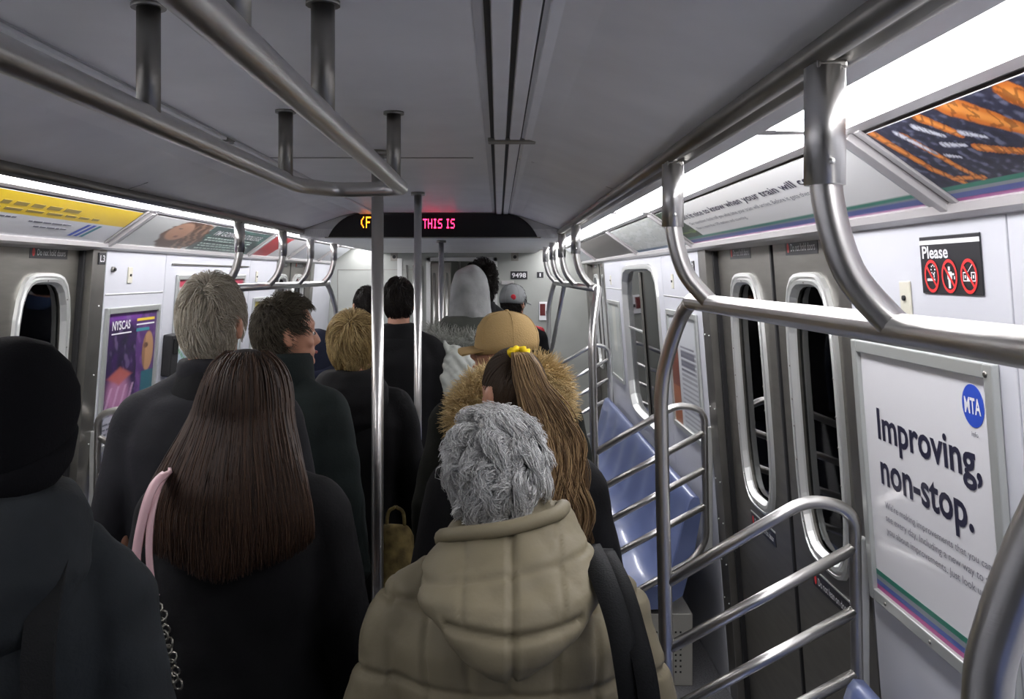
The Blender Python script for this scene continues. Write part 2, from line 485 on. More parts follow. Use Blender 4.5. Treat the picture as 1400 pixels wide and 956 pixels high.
door_leaf(2, 1, 3.15, 3.93, 'far steel leaf of the right door, rounded window', wu=.42)
door_leaf(3, -1, 3.14, 3.86, 'steel leaf of the left door, rounded window', wu=.415)
door_leaf(4, -1, 2.42, 3.12, 'nearest steel leaf of the left door', wu=.31)
door_leaf(5, 1, 7.82, 8.48, 'near leaf of the far right door', low=False)
door_leaf(6, 1, 8.50, 9.15, 'far leaf of the far right door', low=False)
door_leaf(7, -1, 7.15, 7.74, 'near leaf of the far left door', low=False)
door_leaf(8, -1, 7.76, 8.35, 'far leaf of the far left door', low=False)
for s in (1, -1):
    for y0, y1 in ((2.42, 3.93),) if s > 0 else ((2.42, 3.85),):
        o = wall_piece(s, y0, y1, 2.0, 2.06, 'door_header', JAMB, wallR if s > 0 else wallL, th=.09, out=.02)
        wall_piece(s, y0, y0 + .02, 0, 2.02, 'door_seal', BLACK, wallR if s > 0 else wallL, th=.03, out=.03)
        wall_piece(s, y1 - .02, y1, 0, 2.02, 'door_seal', BLACK, wallR if s > 0 else wallL, th=.03, out=.03)

# ------------------------------------------------------------------ light cove with advertising cards
CB = (1.285, 2.012); CT = (1.095, 2.148)      # bottom and top of the sloping card (x, z)
def coveM(side, Y, off=0.0):
    up = Vector((side * (CT[0] - CB[0]), 0, CT[1] - CB[1])).normalized(); X = Vector((0, -side, 0)); Z = X.cross(up)
    o = Vector((side * CB[0], Y, CB[1])) + Z * off
    return Matrix(((X.x, up.x, Z.x, o.x), (X.y, up.y, Z.y, o.y), (X.z, up.z, Z.z, o.z), (0, 0, 0, 1)))
CH = math.hypot(CT[0] - CB[0], CT[1] - CB[1])
ribsR = [-.6, 1.76, 4.06, 5.66, 8.05]; ribsL = [-.9, 1.5, 3.94, 6.13, 7.3, 8.5]
trim_no = 4
for side, ribs in ((1, ribsR), (-1, ribsL)):
    root = struct(empty('trim_%d' % trim_no), 'light cove and card rail along the %s side' % ('right' if side > 0 else 'left')); trim_no += 1
    def ext(profile, name, m, sm=False, y0=YB, y1=YE):
        b = MB(); b.loft([[(side * x, y, z) for x, z in profile] for y in (y0, y1)], smooth=sm); return b.build(name, m, root)
    # aluminium light rail at the ceiling edge, two rolls
    ext([(.78, 2.155), (.768, 2.145), (.770, 2.132), (.782, 2.124), (.795, 2.126), (.80, 2.134), (.812, 2.134), (.818, 2.128), (.832, 2.130), (.838, 2.142), (.836, 2.165), (.82, 2.175)], 'light_rail', STEEL_D, True)
    # reflector above the lamps
    ext([(.84, 2.150), (.90, 2.196), (1.12, 2.210), (1.12, 2.222), (.88, 2.212), (.82, 2.18)], 'reflector', mat('reflector_white', (.34, .34, .37), .35))
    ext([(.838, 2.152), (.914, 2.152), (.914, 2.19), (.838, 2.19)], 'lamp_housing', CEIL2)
    # sloping card back
    ext([(CB[0] + .012, CB[1]), (CT[0] + .012, CT[1] + .012), (1.12, 2.215), (1.14, 2.215), (CB[0] + .04, CB[1] + .005)], 'card_back', mat('card_back', (.30, .27, .25), .35, .3))
    # bottom ledge
    ext([(CB[0] - .012, CB[1] - .014), (CB[0] - .016, CB[1] + .002), (CB[0] - .004, CB[1] + .012), (CB[0] + .02, CB[1]), (1.34, CB[1]), (1.34, CB[1] - .03), (CB[0] + .005, CB[1] - .022)], 'card_ledge', ADFR)
    ext([(CT[0] - .004, CT[1] + .002), (CT[0] - .028, CT[1] + .008), (CT[0] - .028, CT[1] + .024), (CT[0] + .012, CT[1] + .024), (CT[0] + .012, CT[1] + .006)], 'card_top_rail', ADFR)
    for Y in ribs:
        r = MB()
        for dy, wd, h in ((0, .030, .016), (-.045, .022, .007), (.045, .022, .007)):
            r.box((-wd / 2 + dy, -.005, 0), (wd / 2 + dy, CH + .01, h))
        q = r.build('card_divider', ADFR, root, .002); q.matrix_basis = coveM(side, Y)
    # lamps: one tube fitting per section
    for i, (a, b_) in enumerate(zip(ribs, ribs[1:] + [YE])):
        if b_ - a < .5: continue
        lm = thing('fluorescent_lamp', '%s lamp strip glowing over the %s cards, number %s from the camera' % (('right', 'left')[side < 0], ('right', 'left')[side < 0], ['one', 'two', 'three', 'four', 'five', 'six'][i]), 'lamp', (side * 1.0, a, 2.19), group='fluorescent strips along the ceiling edges')
        lm['label'] = '%s-hand fluorescent strip, %s' % ('right' if side > 0 else 'left',
            (['nearest, above the orange picture card' if side > 0 else 'nearest, partly beyond the left frame edge', 'above the white card about waiting for the train' if side > 0 else 'above the yellow and white card',
              'above the pale map card' if side > 0 else 'above the card with a face and dark text', 'above the empty brown card slot' if side > 0 else 'above the red and white card',
              'last one, by the grey end wall' if side > 0 else 'above the fourth, pale card', 'last one, beside the grey end wall'][i]))
        MB().loft([[(side * x, y, z) for x, z in ((-.082, .004), (-.080, -.028), (-.06, -.036), (.03, -.038), (.058, -.030), (.065, .004))] for y in (.03, b_ - a - .03)]).build('diffuser', LAMP, lm)
        for yy in (0.0, b_ - a - .03):
            MB().box((side * -.084, yy, -.036), (side * .068, yy + .03, .01)).build('end_cap', ADFR, lm, .003)

# glow specks etc. stay out; print pictures
def sm(a, b, x): t = np.clip((x - a) / (b - a), 0, 1); return t * t * (3 - 2 * t)
def mixc(base, col, k): return [b * (1 - k) + c * k for b, c in zip(base, col)]
def cap_d(U, V, x0, y0, x1, y1, asp=1.0):
    px, py = U - x0, (V - y0) / asp; dx, dy = x1 - x0, (y1 - y0) / asp
    t = np.clip((px * dx + py * dy) / (dx * dx + dy * dy), 0, 1); return np.hypot(px - t * dx, py - t * dy)
def stripes(c, V, h=1.0):
    for lo, hi, col in ((.0, .035, (.72, .70, .72)), (.035, .075, (.42, .05, .30)), (.075, .135, (.09, .13, .42)), (.135, .175, (.30, .33, .36)), (.175, .225, (.03, .26, .17))):
        c = mixc(c, col, ((V >= lo) & (V < hi)).astype(float))
    return c
def vnoise(U, V, s, seed):
    r = np.random.default_rng(seed); out = 0
    for _ in range(7):
        a, b, p = r.normal(size=2) * s, r.normal(size=2) * s, r.uniform(0, 6.28, 2)
        out = out + np.sin(U * a[0] * 2 + V * a[1] + p[0] + 1.5 * np.sin(U * b[0] + V * b[1] * 2 + p[1]))
    return out / 7
def hands_pic(U, V):
    m_ = U * 1.55; v_ = V * .23                     # metres along and up the card
    n = vnoise(m_ * 9, V, 4, 3); n2 = vnoise(m_ * 9, V * 2, 9, 5)
    c = [.03 + 0 * U, .03 + 0 * U, .055 + 0 * U]
    c = mixc(c, (.15, .16, .24), sm(.1, .5, n2)); c = mixc(c, (.02, .02, .03), sm(.2, .4, -n2) * .8)
    def limb(x0, y0, x1, y1, r0, r1, base, lit):
        nonlocal c
        dx, dy = x1 - x0, (y1 - y0) * .23; t = np.clip(((m_ - x0) * dx + (v_ - y0 * .23) * dy) / (dx * dx + dy * dy), 0, 1)
        d = np.hypot(m_ - x0 - t * dx, v_ - y0 * .23 - t * dy) / (r0 + (r1 - r0) * t)
        k = 1 - sm(.85, 1.05, d + .15 * n2)
        c = mixc(c, base, k); c = mixc(c, lit, k * (1 - sm(.1, .75, d)) * .8); c = mixc(c, [q * .25 for q in base], k * (np.sin(t * 22 + n * 6) > .72) * .6)
    OR, LT = (.62, .17, .02), (.90, .36, .07)
    for a in ((.02, 1.0, .05, .45, .016, .012), (.05, .45, .09, .22, .012, .008), (.10, .85, .13, .4, .012, .010), (.13, .4, .15, .22, .010, .007), (.07, .3, .16, .25, .007, .006),
              (.30, 1.0, .38, .62, .035, .02), (.20, .98, .24, .72, .016, .012), (.24, .55, .34, .38, .011, .009), (.30, .45, .40, .33, .008, .007), (.45, .9, .52, .3, .03, .015), (.62, 1.0, .75, .4, .03, .02), (.9, .9, .98, .3, .03, .02), (1.2, 1, 1.3, .3, .03, .02)):
        limb(*a, OR, LT)
    for x0, y0, x1, y1, r in ((.09, .9, .12, .6, .010), (.16, .9, .2, .74, .010), (.17, .66, .22, .60, .008), (.25, .72, .29, .62, .008), (.14, .55, .17, .5, .006), (.3, .3, .36, .26, .005)):
        limb(x0, y0, x1, y1, r, r * .6, (.50, .52, .60), (.75, .76, .80))
    return stripes(c, V)
def train_pic(U, V):
    c = [.9 + 0 * U, .9 + 0 * U, .88 + 0 * U]
    n = vnoise(U, V, 30, 9)
    k = (U + .03 * (V - .2) < .145).astype(float)
    c = mixc(c, (.02, .05, .02), k); c = mixc(c, (.18, .30, .04), k * sm(.2, .5, n))
    return stripes(c, V)
def map_pic(U, V):
    c = [.62 + 0 * U, .64 + 0 * U, .60 + 0 * U]; n = vnoise(U, V, 12, 21)
    c = mixc(c, (.72, .74, .72), sm(0, .3, n)); c = mixc(c, (.35, .42, .42), (np.abs(n) < .03).astype(float) * .6)
    return mixc(c, (.05, .12, .22), (V < .12).astype(float))
def yellow_pic(U, V):
    c = [.70 + 0 * U, .70 + 0 * U, .72 + 0 * U]
    c = mixc(c, (.80, .56, .02), (V > .52).astype(float))
    return c
def face_pic(U, V):
    n = vnoise(U, V, 16, 31)
    c = [.55 + 0 * U, .56 + 0 * U, .54 + 0 * U]
    c = mixc(c, (.05, .085, .08), (U > .42).astype(float))
    c = mixc(c, (.10, .25, .2), ((U > .42) & (n > .25)).astype(float) * .6)
    d = np.hypot((U - .24) * 4.6, (V - .62) * 1.05)
    c = mixc(c, (.12, .06, .035), 1 - sm(.50, .56, np.hypot((U - .30) * 3.6, (V - .5) * .95) + .08 * n))
    c = mixc(c, (.48, .26, .16), 1 - sm(.30, .36, d))
    c = mixc(c, (.22, .09, .06), 1 - sm(.04, .07, np.hypot((U - .25) * 4, (V - .45) * 1.6)))
    c = mixc(c, (.06, .03, .02), 1 - sm(.03, .05, np.hypot((U - .22) * 3, (V - .72) * 2)))
    c = mixc(c, (.33, .19, .12), ((np.abs(np.sin((U + V * .12) * 60 + 2 * n)) > .8) & (U > .3) & (U < .42)).astype(float))
    return c
def red_pic(U, V):
    c = [.62 + 0 * U, .62 + 0 * U, .62 + 0 * U]
    c = mixc(c, (.50, .03, .04), ((U - .15 * V) < .38).astype(float))
    return c
def pale_pic(U, V): return [.60 + 0 * U, .62 + 0 * U, .66 + 0 * U]
def brown_pic(U, V):
    n = vnoise(U, V, 8, 41); return [.10 + .03 * n, .088 + .026 * n, .08 + .024 * n]
def card(side, y0, y1, fn, label, nu=160, nv=36, grp=None):
    M = coveM(side, y1 if side > 0 else y0, .001)
    t = thing('advertising_card', label, 'advertisement', M=M)
    W = y1 - y0
    flat(t, 'card_stock', 0, .006, W, CH - .004, PAPER, 0, .0015)
    o = print_card(t, 'printed_face', W, CH - .012, nu, nv, fn, .0018); o.location = (0, .007, 0)
    return t, W
c1, W = card(1, .15, 1.70, hands_pic, 'card with orange sleeved hands on a dark picture, above the signs on the right', 500, 80)
c2_, W = card(1, 1.83, 3.99, train_pic, 'white card reading Isn\'t it nice to know when your train will come', 200, 40)
text(c2_, "Isn't it nice to know when your train will come", .335, .148, 1.60, .036, INK, .003, .012)
text(c2_, "Our countdown clocks tell you what time your train will arrive. Before it gets there.", .35, .116, 1.42, .020, INKG, .003)
text(c2_, "Now in more than 170 stations and counting.", .36, .086, .72, .018, INKG, .003)
card(1, 4.14, 5.58, map_pic, 'pale map-like card between two ribs over the right bench', 120, 30)
card(1, 5.75, 7.95, brown_pic, 'dark brown empty card slot over the far right bench', 40, 10)
card(1, 8.13, 9.3, pale_pic, 'blank pale card nearest the end wall on the right', 10, 4)
y1_, W = card(-1, 1.58, 3.87, yellow_pic, 'white card with a yellow upper band at the left frame edge', 60, 50)
b = MB()                                       # greeked small print, too fine to read in the photograph
for r, (v, u0, u1, hh) in enumerate(((.105, .1, 1.45, .007), (.085, .1, 1.3, .005), (.065, .1, 1.35, .005), (.095, 1.55, 1.86, .006), (.07, 1.62, 1.86, .006), (.045, .1, .9, .005))):
    u = u0
    while u < u1:
        l = random.uniform(.02, .07); b.box((u, v, .002), (min(u + l, u1), v + hh, .003)); u += l + .012
b.build('small_print', INKG, y1_)['kind'] = 'stuff'
b = MB(); u = .05
while u < 1.75:
    l = random.uniform(.05, .12); b.box((u, .168, .002), (u + l, .186, .003)); u += l + .03
u = .6
while u < 2.0:
    l = random.uniform(.05, .12); b.box((u, .142, .002), (u + l, .153, .003)); u += l + .03
b.build('headline_print', mat('ochre_ink', (.30, .22, .05), .4), y1_)['kind'] = 'stuff'
for k, m_ in enumerate((BLUEI, BLUEI, mat('teal_ink', (.05, .25, .3), .4))):
    MB().add([(1.92 + k * .05, .04, .003), (1.95 + k * .05, .04, .003), (2.0 + k * .05, .115, .003), (1.97 + k * .05, .115, .003)], [(0, 1, 2, 3)]).build('slanted_mark', m_, y1_)
f1, W = card(-1, 4.02, 6.06, face_pic, 'card with a close-up face and hair beside dark green text area', 200, 40)
text(f1, "I'M GOING TO COLLEGE", .98, .155, .95, .042, INKW, .003, .01)
b = MB()
for v in (.125, .105, .075, .055, .032):
    u = .95
    while u < 1.85: l = random.uniform(.03, .09); b.box((u, v, .002), (u + l, v + .008, .003)); u += l + .015
b.build('small_print', mat('pale_green_ink', (.4, .5, .45), .4), f1)['kind'] = 'stuff'
card(-1, 6.20, 7.23, red_pic, 'card with a red block and white field on the left side', 60, 20)
card(-1, 7.37, 8.43, pale_pic, 'plain pale card over the far left door', 10, 4)
card(-1, 8.57, 9.3, pale_pic, 'plain pale card beside the end wall on the left', 10, 4)

# ------------------------------------------------------------------ posters and signs on the walls
def frame4(parent, W, H, t, d, m, inner=.004):
    for nm, lo, hi in (('frame_side', (0, 0, 0), (t, H, d)), ('frame_side', (W - t, 0, 0), (W, H, d)), ('frame_rail', (t, 0, 0), (W - t, t, d)), ('frame_rail', (t, H - t, 0), (W - t, H, d))):
        MB().box(lo, hi).build(nm, m, parent, .003)
FRM = mat('poster_frame_grey', (.50, .52, .50), .35, .5)
# the big one
p = thing('framed_poster', 'white poster reading Improving, non-stop. with a blue round logo', 'poster', M=wallM(1, 2.315, 1.065, -.001))
W, H = .66, .655
frame4(p, W, H, .030, .016, FRM)
flat(p, 'poster_sheet', .026, .026, W - .026, H - .026, PAPER, 0, .004)
text(p, 'Improving,', .105, .395, .475, .10, INK, .0052, .022)
text(p, 'non-stop.', .105, .285, .43, .092, INK, .0052, .022)
for i, ln in enumerate(("We're making improvements that you can", 'see every day. Including a new way to tell', 'you about improvements. Just look up.')):
    text(p, ln, .115, .248 - i * .031, (.475, .485, .45)[i], .022, INKG, .0052)['kind'] = 'stuff'
for i, col in enumerate(((.36, .04, .20), (.06, .10, .33), (.22, .24, .27), (.02, .17, .12))):
    flat(p, 'colour_stripe', .028, .029 + i * .0125, W - .028, .029 + (i + 1) * .0125, mat('stripe_%d' % i, col, .35), .004, .0048)
lg = rounded_prism([(.565 + .040 * math.cos(q), .565 + .042 * math.sin(q)) for q in np.linspace(0, 6.2832, 33)[:-1]], .004, .0052).build('round_logo', BLUEI, p)
t = text(p, 'MTA', .535, .549, .060, .032, INKW, .0058, .02); t.parent = lg
text(p, 'info', .553, .505, .025, .010, INKG, .0052)
MB().ell((W - .02, H - .02, .017), (.007, .007, .003), 8, 6).build('screw', STEEL_D, p)
MB().ell((.10, .015, .017), (.005, .005, .003), 8, 6).build('screw', STEEL_D, p)
MB().ell((.33, .015, .017), (.005, .005, .003), 8, 6).build('screw', STEEL_D, p)

# Please sign
p = thing('notice_sign', 'black sign headed Please with three red crossed-out pictograms', 'sign', M=wallM(1, 1.925, 1.842, -.001))
W, H = .240, .118
flat(p, 'sign_plate', 0, 0, W, H, LABEL, 0, .003, .001)
flat(p, 'white_band', 0, H - .017, W, H - .008, INKW, .003, .0036)
text(p, 'Please', .012, H - .046, .108, .026, INKW, .004, .02)
def ring(parent, cx, cy, r, w_):
    rr = MB()
    n = 28
    for rad in (0,): pass
    vi = [(cx + (r - w_) * .92 * math.cos(a), cy + (r - w_) * math.sin(a), .0042) for a in np.linspace(0, 6.2832, n + 1)[:-1]]
    vo = [(cx + r * .92 * math.cos(a), cy + r * math.sin(a), .0042) for a in np.linspace(0, 6.2832, n + 1)[:-1]]
    rr.add(vi + vo, [(k, (k + 1) % n, n + (k + 1) % n, n + k)[::-1] for k in range(n)])
    c = math.cos(math.radians(135)); s_ = math.sin(math.radians(135))
    px_, py_ = -s_ * .0030, c * .0030
    rr.add([(cx + c * r * .85 + px_, cy + s_ * r * .9 + py_, .0046), (cx - c * r * .85 + px_, cy - s_ * r * .9 + py_, .0046), (cx - c * r * .85 - px_, cy - s_ * r * .9 - py_, .0046), (cx + c * r * .85 - px_, cy + s_ * r * .9 - py_, .0046)], [(0, 1, 2, 3)])
    return rr.build('prohibition_ring', REDI, parent)
ccx = (.047, .120, .195); ccy = .036
for x in ccx: ring(p, x, ccy, .034, .0065)
g = MB(); g.box((.027, .026, .0036), (.060, .031, .004)); 
for a in np.linspace(0, 6.28, 9)[:-1]: g.box((.052 + .008 * math.cos(a), .048 + .009 * math.sin(a), .0036), (.055 + .008 * math.cos(a), .051 + .009 * math.sin(a), .004))
g.box((.055, .033, .0036), (.058, .042, .004)); g.build('cigarette_pictogram', INKW, p)
g = MB(); g.box((.115, .012, .0036), (.123, .038, .004)); g.box((.112, .030, .0036), (.130, .045, .004)); g.box((.116, .047, .0036), (.124, .055, .004)); g.box((.130, .038, .0036), (.139, .042, .004)); g.box((.138, .030, .0036), (.141, .036, .004))
g.build('litter_pictogram', INKW, p)
g = MB(); 
for x in (.173, .203):
    for lo, hi in (((x, .026), (x + .016, .028)), ((x, .042), (x + .016, .044)), ((x, .026), (x + .002, .044)), ((x + .014, .026), (x + .016, .044)), ((x + .006, .032), (x + .010, .038))):
        g.box((*lo, .0036), (*hi, .004))
g.box((.189, .026, .0036), (.203, .034, .004)); g.add([(.19, .044, .004), (.192, .044, .004), (.210, .058, .004), (.208, .059, .004)], [(0, 1, 2, 3)])
g.build('radio_pictogram', INKW, p)

def switch_plate(side, Y, z, label, w_=.05, h_=.075):
    t = thing('switch_plate', label, 'plate', M=wallM(side, Y, z, -.0005))
    MB().box((0, 0, 0), (w_, h_, .005)).build('cover', CREAM, t, .002)
    MB().tube([(w_ / 2, h_ / 2, .004), (w_ / 2, h_ / 2, .010)], .006, 8).build('keyhole', BLACK, t)
    return t
switch_plate(1, 2.035, 1.792, 'cream key switch plate left of the Please sign')
switch_plate(-1, 4.22, 1.842, 'cream key switch plate above the purple poster', .05, .075)
switch_plate(1, 4.72, 1.81, 'small cream key plate on the panel before the right bench window')
switch_plate(-1, 6.45, 1.83, 'small cream key plate on the panel beyond the route map')
switch_plate(1, 7.3, 1.80, 'small cream key plate on the last white panel at right')
def tiny_sign(M, s, label, w_=.05, h_=.08, kind='sign'):
    t = thing('number_sign', label, 'sign', M=M)
    flat(t, 'sign_plate', 0, 0, w_, h_, LABEL, 0, .003, .001)
    text(t, s, w_ * .18, h_ * .22, w_ * .64, h_ * .56, INKW, .0038, .01)
    return t
tiny_sign(wallM(-1, 3.90, 1.925, -.001), 'L3', 'small sign reading L3 on the steel column at left', .07, .052)
tiny_sign(wallM(1, 4.20, 1.895, -.001), '2', 'small sign reading 2 at the edge of the white panel after the right door', .05, .05)
kn = thing('round_lock', 'small dark round lock beside the L3 sign', 'lock', M=wallM(-1, 4.05, 1.905, 0))
MB().tube([(0, 0, 0), (0, 0, .012)], .013, 14).build('rim', STEEL_D, kn)
MB().tube([(0, 0, .012), (0, 0, .018)], .007, 10).build('cylinder', BLACK, kn)

def wall_poster(side, y0, y1, z0, z1, fn, label, nu=60, nv=80, m=FRM):
    t = thing('framed_poster', label, 'poster', M=wallM(side, y1 if side > 0 else y0, z0, -.001))
    W, H = y1 - y0, z1 - z0
    frame4(t, W, H, .028, .014, m)
    flat(t, 'poster_sheet', .024, .024, W - .024, H - .024, PAPER, 0, .003)
    o = print_card(t, 'printed_face', W - .056, H - .056, nu, nv, fn, .0036); o.location = (.028, .028, 0)
    return t, W, H
def purple_pic(U, V):
    n = vnoise(U, V, 9, 55); n2 = vnoise(U, V, 20, 56)
    c = [.035 + .02 * n, .018 + 0 * n, .07 + .04 * n]
    c = mixc(c, (.20, .05, .36), sm(.86, 1.0, V) * 1.0)
    c = mixc(c, (.24, .17, .34), sm(.15, .5, n2) * .5)
    # console glow in the lower left
    d = np.hypot((U - .28) * 1.6, (V - .36) * 2.2); c = mixc(c, (.55, .24, .42), (1 - sm(.2, .5, d)) * .8)
    c = mixc(c, (.65, .42, .60), ((np.sin((U * 9 - (V - .2) * 5) * 5) > .55) & (V < .42) & (V > .2) & (U < .62)).astype(float) * .6)
    c = mixc(c, (.50, .12, .08), (1 - sm(.05, .09, np.abs(V - .5) + .3 * np.abs(U - .3))) * .8)
    # hooded figure at right
    hood = 1 - sm(.30, .33, np.hypot((U - .84) * 1.25, (V - .72) * .95)); hood = np.maximum(hood, ((U > .62 + .02 * n) & (V < .72) & (V > .2)).astype(float))
    c = mixc(c, (.10, .04, .17), hood)
    c = mixc(c, (.22, .10, .30), hood * sm(.1, .4, n2) * .6)
    face = 1 - sm(.13, .15, np.hypot((U - .85) * 1.15, (V - .66) * .85)); c = mixc(c, (.45, .25, .13), face)
    c = mixc(c, (.10, .05, .04), (1 - sm(.03, .05, np.hypot((U - .80) * .8, (V - .71) * 1.8))) * face)
    c = mixc(c, (.18, .09, .05), face * (U < .79).astype(float) * .6)
    c = mixc(c, (.03, .13, .17), ((U > .74) & (V < .5) & (V > .2)).astype(float))
    c = mixc(c, (.50, .50, .56), (V < .2).astype(float))
    return c
p, W, H = wall_poster(-1, 4.005, 4.64, 1.09, 1.735, purple_pic, 'purple poster with a hooded figure, headed NYSCAS, on the left wall', 90, 110)
text(p, 'NYSCAS', .08, H - .105, .20, .042, INKW, .005, .02)
flat(p, 'rule_line', .08, H - .125, .30, H - .119, INKW, .0037, .0046)
YI = mat('yellow_ink', (.75, .55, .05), .4)
flat(p, 'yellow_line', .36, H - .075, .58, H - .062, YI, .0037, .0046)
flat(p, 'pale_line', .36, H - .095, .58, H - .088, INKW, .0037, .0046); flat(p, 'teal_line', .36, H - .125, .52, H - .110, mat('teal_ink'), .0037, .0046)
b = MB()
for k in range(4):
    u = .05
    while u < .55: l = random.uniform(.02, .06); b.box((u, .045 + k * .022, .0037), (u + l, .053 + k * .022, .0046)); u += l + .012
b.build('small_print', INKG, p)['kind'] = 'stuff'
def routemap_pic(U, V):
    c = [.62 + 0 * U, .62 + 0 * U, .62 + 0 * U]; n = vnoise(U, V, 7, 71)
    c = mixc(c, (.45, .55, .62), sm(.1, .3, n)); 
    for k, col in enumerate(((.5, .1, .1), (.1, .35, .15), (.1, .2, .5), (.7, .45, .05))):
        c = mixc(c, col, (np.abs(np.sin(U * (3 + k) + V * (5 - k) + k)) < .05).astype(float))
    return mixc(c, (.45, .04, .08), (V > .94).astype(float))
p, W, H = wall_poster(-1, 4.86, 6.16, 1.10, 1.885, routemap_pic, 'wide framed route map with a red top band on the left wall', 90, 60)
MB().box((-.08, H + .05, 0), (W + .08, H + .058, .006)).build('upper_seam', STEEL_D, p)
def small_pic(U, V):
    c = [.6 + 0 * U, .6 + 0 * U, .58 + 0 * U]
    c = mixc(c, (.50, .42, .06), ((U < .3) & (V > .55)).astype(float)); return mixc(c, (.12, .12, .12), ((np.abs(np.sin(V * 60)) > .75) & (U > .35) & (U < .9)).astype(float) * .6)
wall_poster(-1, 6.42, 6.98, 1.10, 1.72, small_pic, 'small framed notice with yellow corner beyond the route map', 24, 60)
def news_pic(U, V):
    c = [.58 + 0 * U, .60 + 0 * U, .62 + 0 * U]
    c = mixc(c, (.18, .05, .03), ((U < .30) & (V < .78)).astype(float))
    c = mixc(c, (.35, .12, .05), ((U < .30) & (V < .35)).astype(float))
    c = mixc(c, (.22, .22, .25), ((np.abs(np.sin(V * 75)) > .72) & (U > .38) & (U < .92) & (V < .72)).astype(float) * .7)
    return mixc(c, (.10, .10, .14), ((np.abs(np.sin(V * 40)) > .5) & (U > .38) & (U < .86) & (V > .52) & (V < .74)).astype(float) * .8)
wall_poster(1, 4.17, 4.90, 1.08, 1.70, news_pic, 'framed notice of dense text with a dark red strip, before the right bench window', 40, 120)
def grey_pic(U, V):
    n = vnoise(U, V, 5, 81); c = [.42 + .05 * n, .45 + .05 * n, .42 + .05 * n]
    return mixc(c, (.55, .56, .5), ((U > .3) & (U < .6) & (V > .35)).astype(float))
wall_poster(1, 6.85, 7.55, 1.05, 1.68, grey_pic, 'grey framed poster on the last white panel of the right wall', 24, 30)
ib = thing('wall_box', 'small black box on the left wall beside the white-haired man\'s collar', 'box', M=wallM(-1, 4.735, 1.35, 0))
MB().box((0, 0, 0), (.11, .22, .05)).build('housing', BLACK, ib, .008)
MB().box((.02, .12, .05), (.09, .20, .053)).build('cover', BLACKG, ib, .004)

# ------------------------------------------------------------------ end wall with its door and the next car
ew = struct(empty('wall_far'), 'grey end wall of the car')
DX0, DX1, DZ = CX + (583 - VX) * YE / FPX, CX + (680 - VX) * YE / FPX, CZ + (VY - 352) * YE / FPX
for x0, x1 in ((-1.46, DX0), (DX1, 1.46)):
    MB().box((x0, YE, 0), (x1, YE + .05, 2.2)).build('wall_panel', ENDW, ew, .002)
MB().box((DX0, YE, DZ), (DX1, YE + .05, 2.2)).build('wall_panel', ENDW, ew, .002)
# joint lines of the left cabinet
for lo, hi in (((-1.25, YE - .004, .3), (-1.243, YE, 1.93)), ((-1.25, YE - .004, 1.93), (-.45, YE, 1.937)), ((-.45, YE - .004, .3), (-.443, YE, 1.937))):
    MB().box(lo, hi).build('panel_seam', STEEL_D, ew)
# vertical pull rails and pocket left of the end door
for x, r in ((DX0 - .20, .012), (DX0 - .12, .02), (DX0 - .05, .014)):
    MB().tube([(x, YE - .03, .4), (x, YE - .03, 1.98)], r, 10).build('vertical_rail', STEEL, ew)
MB().box((DX0 - .30, YE - .012, .1), (DX0 - .25, YE, 2.05)).build('corner_trim', STEEL_B, ew, .002)
d9 = struct(empty('door_9', (0, YE, 0)), 'end door frame with steel leaf slid open to the left')
for nm, lo, hi in (('frame_side', (DX0, -.03, 0), (DX0 + .045, .06, DZ)), ('frame_side', (DX1 - .045, -.03, 0), (DX1, .06, DZ)), ('frame_rail', (DX0, -.03, DZ - .04), (DX1, .06, DZ))):
    MB().box(lo, hi).build(nm, STEEL_B, d9, .004)
MB().box((DX0 + .045, .012, .02), (DX0 + .25, .035, DZ - .05)).build('sliding_leaf', STEEL_D, d9, .004)
for x in (DX0 + .08, DX0 + .14, DX0 + .21):
    MB().tube([(x, -.005, .5), (x, -.005, 1.9)], .012, 8).build('leaf_rib', STEEL, d9)
MB().box((DX1 + .04, -.05, 1.78), (DX1 + .17, 0, 1.82)).build('latch', STEEL, d9, .004)
def on_end(px, py): return CX + (px - VX) * YE / FPX, CZ - (py - VY) * YE / FPX
def end_sign(px0, py0, px1, py1, s, label, name='number_sign', cat='sign'):
    x0, z1 = on_end(px0, py0); x1, z0 = on_end(px1, py1)
    t = thing(name, label, cat, M=endM(x0, YE, z0)); W, H = x1 - x0, z1 - z0
    flat(t, 'sign_plate', 0, 0, W, H, LABEL, 0, .006, .001)
    if s: text(t, s, W * (.08 if len(s) > 1 else .40), H * .2, W * (.84 if len(s) > 1 else .2), H * .6, INKW, .008, .02)
    return t, W, H
end_sign(698, 371, 721, 382, '9498', 'black plate reading 9498 on the end wall')
end_sign(734, 372, 743, 380, '1', 'small black plate reading 1 right of the number 9498')
for px in (534, 699):
    x0, z0 = on_end(px, 357)
    t = thing('round_speaker_plate', 'small square grey plate with a dark disc, %s of the end door' % ('left' if px < 600 else 'right'), 'plate', M=endM(x0, YE, z0))
    flat(t, 'cover', 0, 0, .075, .085, STEEL_D, 0, .006, .002)
    MB().tube([(.037, .042, .006), (.037, .042, .010)], .018, 12).build('disc', BLACK, t)
x0, z0 = on_end(737, 438)
t = thing('emergency_box', 'white box with a dark red panel low on the end wall', 'box', M=endM(x0, YE, z0))
flat(t, 'housing', 0, 0, .115, .19, INKW, 0, .03, .004)
flat(t, 'dark_panel', .008, .05, .062, .17, mat('dark_red', (.12, .01, .01), .4), .03, .034)
MB().box((.07, .07, .03), (.10, .10, .05)).build('handle', BLACK, t, .003)
